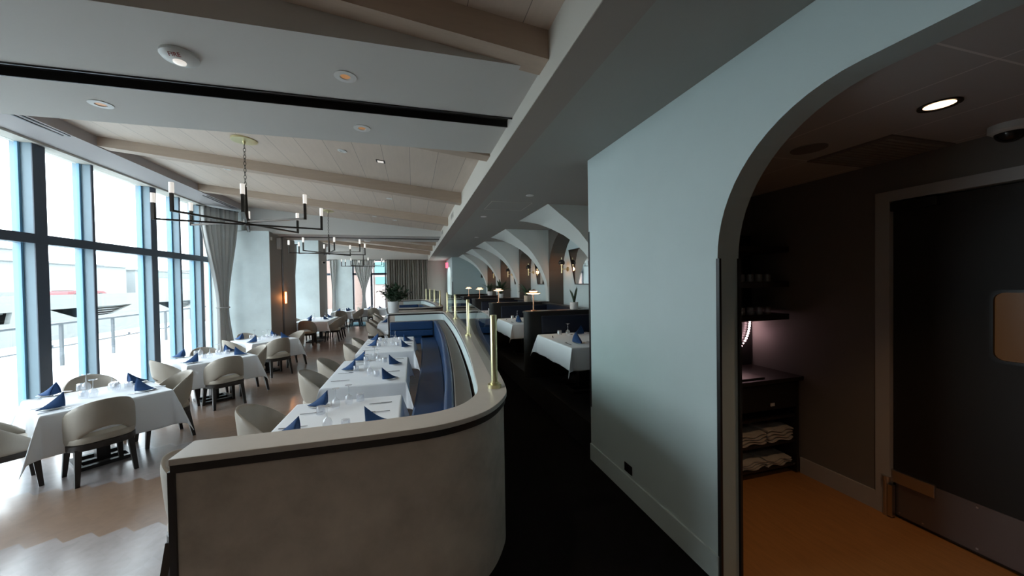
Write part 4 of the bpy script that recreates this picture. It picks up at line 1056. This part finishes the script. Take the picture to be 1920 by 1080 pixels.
def piece(kind, x, y, z, rz, lab, grp):
    spec = dict(wine_glass=(wine_glass, 'stemglass', 'glass'), tumbler=(tumbler, 'stemglass', 'glass'), side_plate=(plate, 'china', 'plate'), folded_napkin=(napkin, 'napkin', 'napkin'),
                table_knife=(knife, 'cutlery', 'knife'), table_fork=(fork, 'cutlery', 'fork'))[kind]
    if kind not in protos:
        if kind == 'folded_napkin':
            o = obj(kind, spec[0](), spec[1], smooth=True); md = o.modifiers.new('s', 'SOLIDIFY'); md.thickness = .003
            c = obj('inner_fold', napkin_fold(), 'napkin', o)
        else: o = obj(kind, spec[0](), spec[1], smooth=kind not in ('table_knife', 'table_fork'))
        tag(o, lab, spec[2], grp); protos[kind] = o; o.location = (x, y, z); o.rotation_euler = (0, 0, rz)
    else: o = dup(protos[kind], (x, y, z), rz, label=lab, group=grp)
    return o
def setting(x, y, z, face, where, parts='pnfkgt', koff=.16, foff=-.16, goff=(.20, -.08), toff=(.11, -.21), nk='blue'):
    """face = direction (deg) the diner looks; x,y = napkin spot; where = text that pins the setting down"""
    a = radians(face); f = Vector((cos(a), sin(a))); s = Vector((-sin(a), cos(a))); P = Vector((x, y))
    def at(u, v): q = P+f*u+s*v; return q.x, q.y
    if 'p' in parts: piece('side_plate', x, y, z+.002, 0, 'white plate under the napkin %s' % where, 'white side plates')
    if 'n' in parts: piece('folded_napkin', x, y, z+.015, a+random.uniform(-.12, .12), 'folded %s napkin %s' % (nk, where), 'folded blue napkins')
    if 'f' in parts: piece('table_fork', *at(0, foff), z+.002, a, 'steel fork %s' % where, 'steel forks')
    if 'k' in parts: piece('table_knife', *at(0, koff), z+.002, a, 'steel knife %s' % where, 'steel knives')
    if 'g' in parts: piece('wine_glass', *at(*goff), z+.002, 0, 'upturned wine glass %s' % where, 'upturned wine glasses')
    if 't' in parts: piece('tumbler', *at(*toff), z+.002, 0, 'upturned tumbler %s' % where, 'upturned tumblers')
Z = .762
# run of tables along the banquette
table(-.665, 3.42, .76, .515, .80, 0, .34, 'first banquette table directly behind the low wall', 'white cloth on the first banquette table behind the low wall')
table(-.60, 5.60, .76, .49, .80, 0, .34, 'second banquette table from the low wall', 'white cloth on the second banquette table')
table(-.50, 7.92, .76, .50, .92, 0, .34, 'third banquette table from the low wall', 'white cloth on the third banquette table')
table(-.66, 12.60, .76, .40, .55, 0, .34, 'small table just past the big plant', 'white cloth on the table past the big plant')
table(-.60, 15.3, .76, .45, .80, 0, .34, 'far banquette table in the second bay', 'white cloth on the far banquette table')
setting(-.965, 4.09, Z, 0, 'at the far left of the first banquette table', 'pnftg', foff=-.22, goff=(.20, -.13), toff=(.09, -.26))
setting(-1.03, 3.36, Z, 0, 'at the near left of the first banquette table', 'pnktg', koff=.17, goff=(.30, .05), toff=(.45, .02))
setting(-.335, 3.44, Z, 180, 'at the near right of the first banquette table', 'pnf', foff=-.27, nk='navy')
piece('table_knife', -.34, 3.98, Z+.002, pi, 'steel knife at the far right of the first banquette table', 'steel knives')
piece('wine_glass', -.66, 4.06, Z, 0, 'upturned wine glass at the far middle of the first banquette table', 'upturned wine glasses')
piece('tumbler', -.56, 4.14, Z, 0, 'upturned tumbler at the far middle of the first banquette table', 'upturned tumblers')
for (x, y, fc, wh) in ((-.924, 5.69, 0, 'at the near left of the second banquette table'), (-.87, 6.35, 0, 'at the far left of the second banquette table')):
    setting(x, y, Z, fc, wh, 'pnfktg', foff=-.2, koff=-.62 if y < 6 else -.36, goff=(.24, .06), toff=(.12, -.10))
for (x, y, fc, wh) in ((-.308, 4.98, 180, 'at the near right of the second banquette table'), (-.272, 5.86, 180, 'at the far right of the second banquette table')):
    setting(x, y, Z, fc, wh, 'pnfktg', foff=-.04, koff=-.40, goff=(.28, -.30), toff=(.18, -.20), nk='navy')
for (x, y, fc, wh) in ((-.81, 7.75, 0, 'at the near left of the third banquette table'), (-.85, 8.55, 0, 'at the far left of the third banquette table')):
    setting(x, y, Z, fc, wh, 'pnfktg', foff=-.2, koff=-.5, goff=(.26, .0), toff=(.14, -.12))
for (x, y, fc, wh) in ((-.136, 7.40, 180, 'at the near right of the third banquette table'), (-.11, 8.15, 180, 'at the far right of the third banquette table')):
    setting(x, y, Z, fc, wh, 'pnfktg', foff=-.04, koff=-.40, goff=(.28, -.30), toff=(.18, -.20), nk='navy')
for (x, y, fc, wh) in ((-.9, 12.4, 0, 'at the left of the table past the big plant'), (-.40, 12.6, 180, 'at the right of the table past the big plant'), (-.9, 15.0, 0, 'at the near left of the far banquette table'), (-.9, 15.8, 0, 'at the far left of the far banquette table'), (-.3, 15.0, 180, 'at the near right of the far banquette table')):
    setting(x, y, Z, fc, wh, 'png', nk='navy')
# window tables set on the diagonal
table(-3.555, 5.355, .76, .49, .49, 44, .42, 'nearest square window table set on the diagonal', 'white cloth with long hanging corners on the nearest window table')
table(-3.45, 7.60, .76, .48, .48, 42, .40, 'second square window table set on the diagonal', 'white cloth on the second window table')
table(-3.37, 9.72, .76, .48, .50, 44, .40, 'third square window table near the tied curtain', 'white cloth on the third window table near the tied curtain')
for (cx_, cy_, nm, q) in ((-3.555, 5.355, 'nearest window table', 'pnfktg'), (-3.45, 7.60, 'second window table', 'pnfktg'), (-3.37, 9.72, 'third window table', 'pntg')):
    setting(cx_-.60, cy_+.16, Z, -10, 'at the far left of the %s' % nm, q, goff=(.26, .16), toff=(.16, .20), foff=-.15, koff=.15)
    setting(cx_-.10, cy_-.48, Z, 50, 'at the near left corner of the %s' % nm, q, goff=(.36, .18), toff=(.30, .24), foff=.13, koff=-.14)
    setting(cx_+.05, cy_+.52, Z, 232, 'at the far right of the %s' % nm, q, goff=(.30, .16), toff=(.24, .05), foff=.13, koff=-.13, nk='navy')
    setting(cx_+.42, cy_+.04, Z, 180, 'at the right corner of the %s' % nm, q, goff=(.36, -.10), toff=(.30, -.2), foff=.14, koff=-.14, nk='navy')
# long tables deeper in the room
table(-3.40, 14.75, .76, .52, .95, 0, .34, 'long table beside the nearer pillar', 'white cloth on the long table beside the nearer pillar')
table(-3.22, 18.95, .76, .42, .60, 0, .34, 'table beside the farther pillar', 'white cloth on the table beside the farther pillar')
table(-1.95, 19.98, .76, .60, .45, 0, .34, 'last table before the end windows', 'white cloth on the last table before the end windows')
for (x, y, fc, wh) in ((-3.50, 14.02, 90, 'at the near end of the long pillar table'), (-3.05, 14.5, 180, 'at the near right of the long pillar table'), (-3.05, 15.2, 180, 'at the far right of the long pillar table'), (-3.75, 15.0, 0, 'on the window side of the long pillar table'),
                       (-2.98, 18.75, 180, 'at the near right of the table by the farther pillar'), (-2.98, 19.25, 180, 'at the far right of the table by the farther pillar'), (-3.46, 18.9, 0, 'on the window side of the table by the farther pillar'),
                       (-2.2, 19.9, 0, 'at the left of the last table'), (-1.6, 19.9, 180, 'at the right of the last table')):
    setting(x, y, Z, fc, wh, 'png', nk='navy')
struct('rug', mkbox(-3.1, -1.45, 18.9, 20.9, .0, .012), 'rug', 'teal rug patch at the far end of the dining floor', 'rug')
# booth tables
bz = 1.125
for i, (y, nm) in enumerate(((5.04, 'nearest'), (7.95, 'second'), (10.65, 'third'))):
    table(2.46, y-.02, bz, .44, .66, 0, .30, '%s booth table on the raised platform' % nm, 'white cloth on the %s booth table' % nm, zf=.36)
    z = bz+.002
    setting(2.25, y-.40, z, 90, 'at the near end of the %s booth table' % nm, 'pnfk', foff=.16, koff=-.18, nk='navy')
    setting(2.66, y+.45, z, 270, 'at the far end of the %s booth table' % nm, 'pnfk', nk='navy')
    piece('wine_glass', 2.40, y+.30, z, 0, 'upturned wine glass on the %s booth table, left' % nm, 'upturned wine glasses')
    piece('tumbler', 2.33, y+.48, z, 0, 'upturned tumbler on the %s booth table, left' % nm, 'upturned tumblers')
    piece('wine_glass', 2.62, y-.10, z, 0, 'upturned wine glass on the %s booth table, middle' % nm, 'upturned wine glasses')
    piece('table_knife', 2.13, y+.28, z, radians(70), 'steel knife near the left edge of the %s booth table' % nm, 'steel knives')

# ------------------------------------------------------------------ outside
struct('terrace', mkbox(-12, -5.25, -30, 45, -.2, -.02), 'snow', 'bright pale terrace outside the windows', 'ground')
struct('ground', mkbox(-140, -12, -80, 190, -2.2, -2.0), 'snow', 'pale ground far below the terrace', 'ground')
struct('ground', mkbox(-140, 60, YE+.6, 190, -2.2, -2.01), 'snow', 'pale ground beyond the end windows', 'ground')
rp = []
t = thing('terrace_railing', 'grey metal railing along the terrace edge', 'railing', (0, 0, 0))
xr = lambda y: -9.05-.05*(y-12.4)
for y in (4.0, 6.1, 8.2, 10.3, 12.46, 14.32, 15.9, 17.1, 18.98, 21, 23.1, 25.2):
    obj('post', mkbox(xr(y)-.03, xr(y)+.03, y-.03, y+.03, -.02, 1.12), 'rail', t)
bm = bmn(); hexa(bm, [(xr(0)-.03, 0, 1.08), (xr(0)+.03, 0, 1.08), (xr(30)+.03, 30, 1.08), (xr(30)-.03, 30, 1.08)], [(xr(0)-.03, 0, 1.13), (xr(0)+.03, 0, 1.13), (xr(30)+.03, 30, 1.13), (xr(30)-.03, 30, 1.13)]); obj('top_rail', bm, 'rail', t)
# slatted low fence beyond
t = thing('slatted_fence', 'low grey slatted fence below the terrace', 'fence')
for k in range(5):
    z = -1.75+k*.20; obj('slat', mkbox(-17.06, -17.0, 12, 32, z, z+.15), 'rail', t)
for y in (13, 18, 23, 28, 31.8): obj('post', mkbox(-17.12, -17.06, y-.05, y+.05, -2, -.7), 'rail', t)
# parking garage
GX = -27.5
g = thing('parking_garage', 'pale concrete parking garage with tapered openings across the terrace', 'building', (GX, 0, 0))
def trap(y0, y1, i0, i1, z0, z1): return [(y0, z1), (y1, z1), (i1, z0), (i0, z0)]
opens = [(26.0, 34.2, 26.2, 34.0, -.35, .45), (36.9, 45.6, 39.2, 42.9, -.35, .45), (49.0, 57.6, 51.4, 55.0, -.35, .45), (61, 70, 63.4, 67, -.35, .45), (14, 22, 16.5, 19.5, -.35, .45)]
bm = bmn(); box(bm, -.3, 0, -10, 140, .45, 1.60); box(bm, -.3, 0, -10, 140, -2.1, -.35)
yo = -10
for (y0, y1, i0, i1, z0, z1) in sorted(opens):
    prism(bm, [(yo, z0), (i0, z0), (y0, z1), (yo, z1)], 'x', -.3, 0); yo = None
    prev_end = (y1, i1, z0)
    nxt = [o_ for o_ in sorted(opens) if o_[0] > y0]
    if nxt:
        n0 = nxt[0]; mid = (y1+n0[0])/2
        prism(bm, [(i1, z0), (mid, z0), (mid, z1), (y1, z1)], 'x', -.3, 0); yo = mid
    else: prism(bm, [(i1, z0), (140, z0), (140, z1), (y1, z1)], 'x', -.3, 0)
obj('facade', bm, 'concrete', g)
obj('deck', mkbox(-20, -.3, -10, 140, .88, 1.0), 'concrete', g); obj('lower_floor', mkbox(-20, -.3, -10, 140, -2.0, -1.9), 'gopen', g); obj('inner_wall', mkbox(-4, -3.8, -10, 140, -1.9, .3), 'gopen', g)
bm = bmn()
for (y0, y1, i0, i1, z0, z1) in opens:
    for k in range(4): box(bm, -.6, -.5, (y0+y1)/2 if k < 9 and y0 > 30 else y0, y1-k*.5, z1-.14-k*.20, z1-.05-k*.20)
obj('louvre', bm, 'concrete2', g)
# red car on the deck
def car(x, y, z, m, lab):
    t = thing('car', lab, 'car', (x, y, z), pi/2)
    bm = bmn(); prism(bm, [(-2.1, .3), (2.1, .3), (2.15, .65), (1.9, .82), (1.0, .92), (-1.3, .95), (-2.0, .85), (-2.15, .6)], 'y', -.85, .85); obj('body', bm, m, t, bevel=.05)
    bm = bmn(); hexa(bm, [(-1.75, -.78, .93), (1.05, -.78, .93), (1.05, .78, .93), (-1.75, .78, .93)], [(-1.1, -.6, 1.42), (.35, -.6, 1.42), (.35, .6, 1.42), (-1.1, .6, 1.42)]); obj('cabin_glass', bm, 'carglass', t, bevel=.04)
    for sx in (-1.35, 1.35):
        for sy in (-.8, .8):
            bm = bmn(); tube(bm, [(sx, sy-.1, .32), (sx, sy+.1, .32)], .32, 16); obj('wheel', bm, 'cardark', t, smooth=True)
car(-30.5, 43.7, 1.0, 'carred', 'red car parked on the garage roof behind the parapet')
car(-30.5, 37.2, 1.0, 'concrete2', 'pale car parked on the garage roof at the far left')
# lamp pole, background blocks
t = thing('street_lamp', 'thin grey lamp pole on the garage roof', 'street lamp', (-44, 66, 1.0))
bm = bmn(); tube(bm, [(0, 0, 0), (0, 0, 4.4)], .12, 8); obj('pole', bm, 'rail', t)
obj('lamp_head', mkbox(-.2, .2, 0, 1.4, 4.3, 4.5), 'rail', t)
def block(x0, x1, y0, y1, z1, m, lab, bands=()):
    t = thing('building', lab, 'building')
    obj('walls', mkbox(x0, x1, y0, y1, -2, z1), m, t)
    for (za, zb, bm_) in bands: obj('window_band', mkbox(x1, x1+.15, y0+1, y1-1, za, zb), bm_, t)
    obj('roof', mkbox(x0-.4, x1+.4, y0-.4, y1+.4, z1, z1+.35), 'concrete', t)
block(-80, -60, 62, 98, 6.6, 'concrete2', 'big white building block behind the garage')
block(-100, -82, 84, 104, 10.8, 'concrete2', 'taller white building with overhanging roof behind the garage')
block(-80, -62, 104, 128, 6.3, 'concrete2', 'white building with teal glazing right of the lamp pole', [(4.8, 6.0, 'teal')])
block(-84, -64, 130, 160, 7.0, 'concrete2', 'far white building with teal strip beside the curtain', [(4.6, 6.6, 'teal')])
block(-66, -58, 22, 60, 3.6, 'concrete2', 'low building with bluish band at the far left', [(2.4, 3.3, 'mull')])
# building beyond the end windows
t = thing('building', 'peach coloured building with teal windows beyond the end windows', 'building')
obj('walls', mkbox(-16, 6, 34, 44, -2, 12), 'pink', t)
obj('pale_wall', mkbox(-3.2, 4, 33.7, 34, -2, 12), 'pinkpale', t)
for x0, x1, z0, z1 in ((-3.15, -2.0, 3.05, 4.0), (-3.1, -2.0, 2.05, 2.70), (-6.2, -5.6, 3.0, 4.6), (-8.6, -7.6, 3.0, 4.6), (1.5, 3.6, 3.0, 4.0)):
    obj('window', mkbox(x0, x1, 33.55, 33.7, z0, z1), 'teal', t)
obj('pale_column', mkbox(-4.2, -3.25, 33.6, 34, -2, 12), 'pinkpale', t)
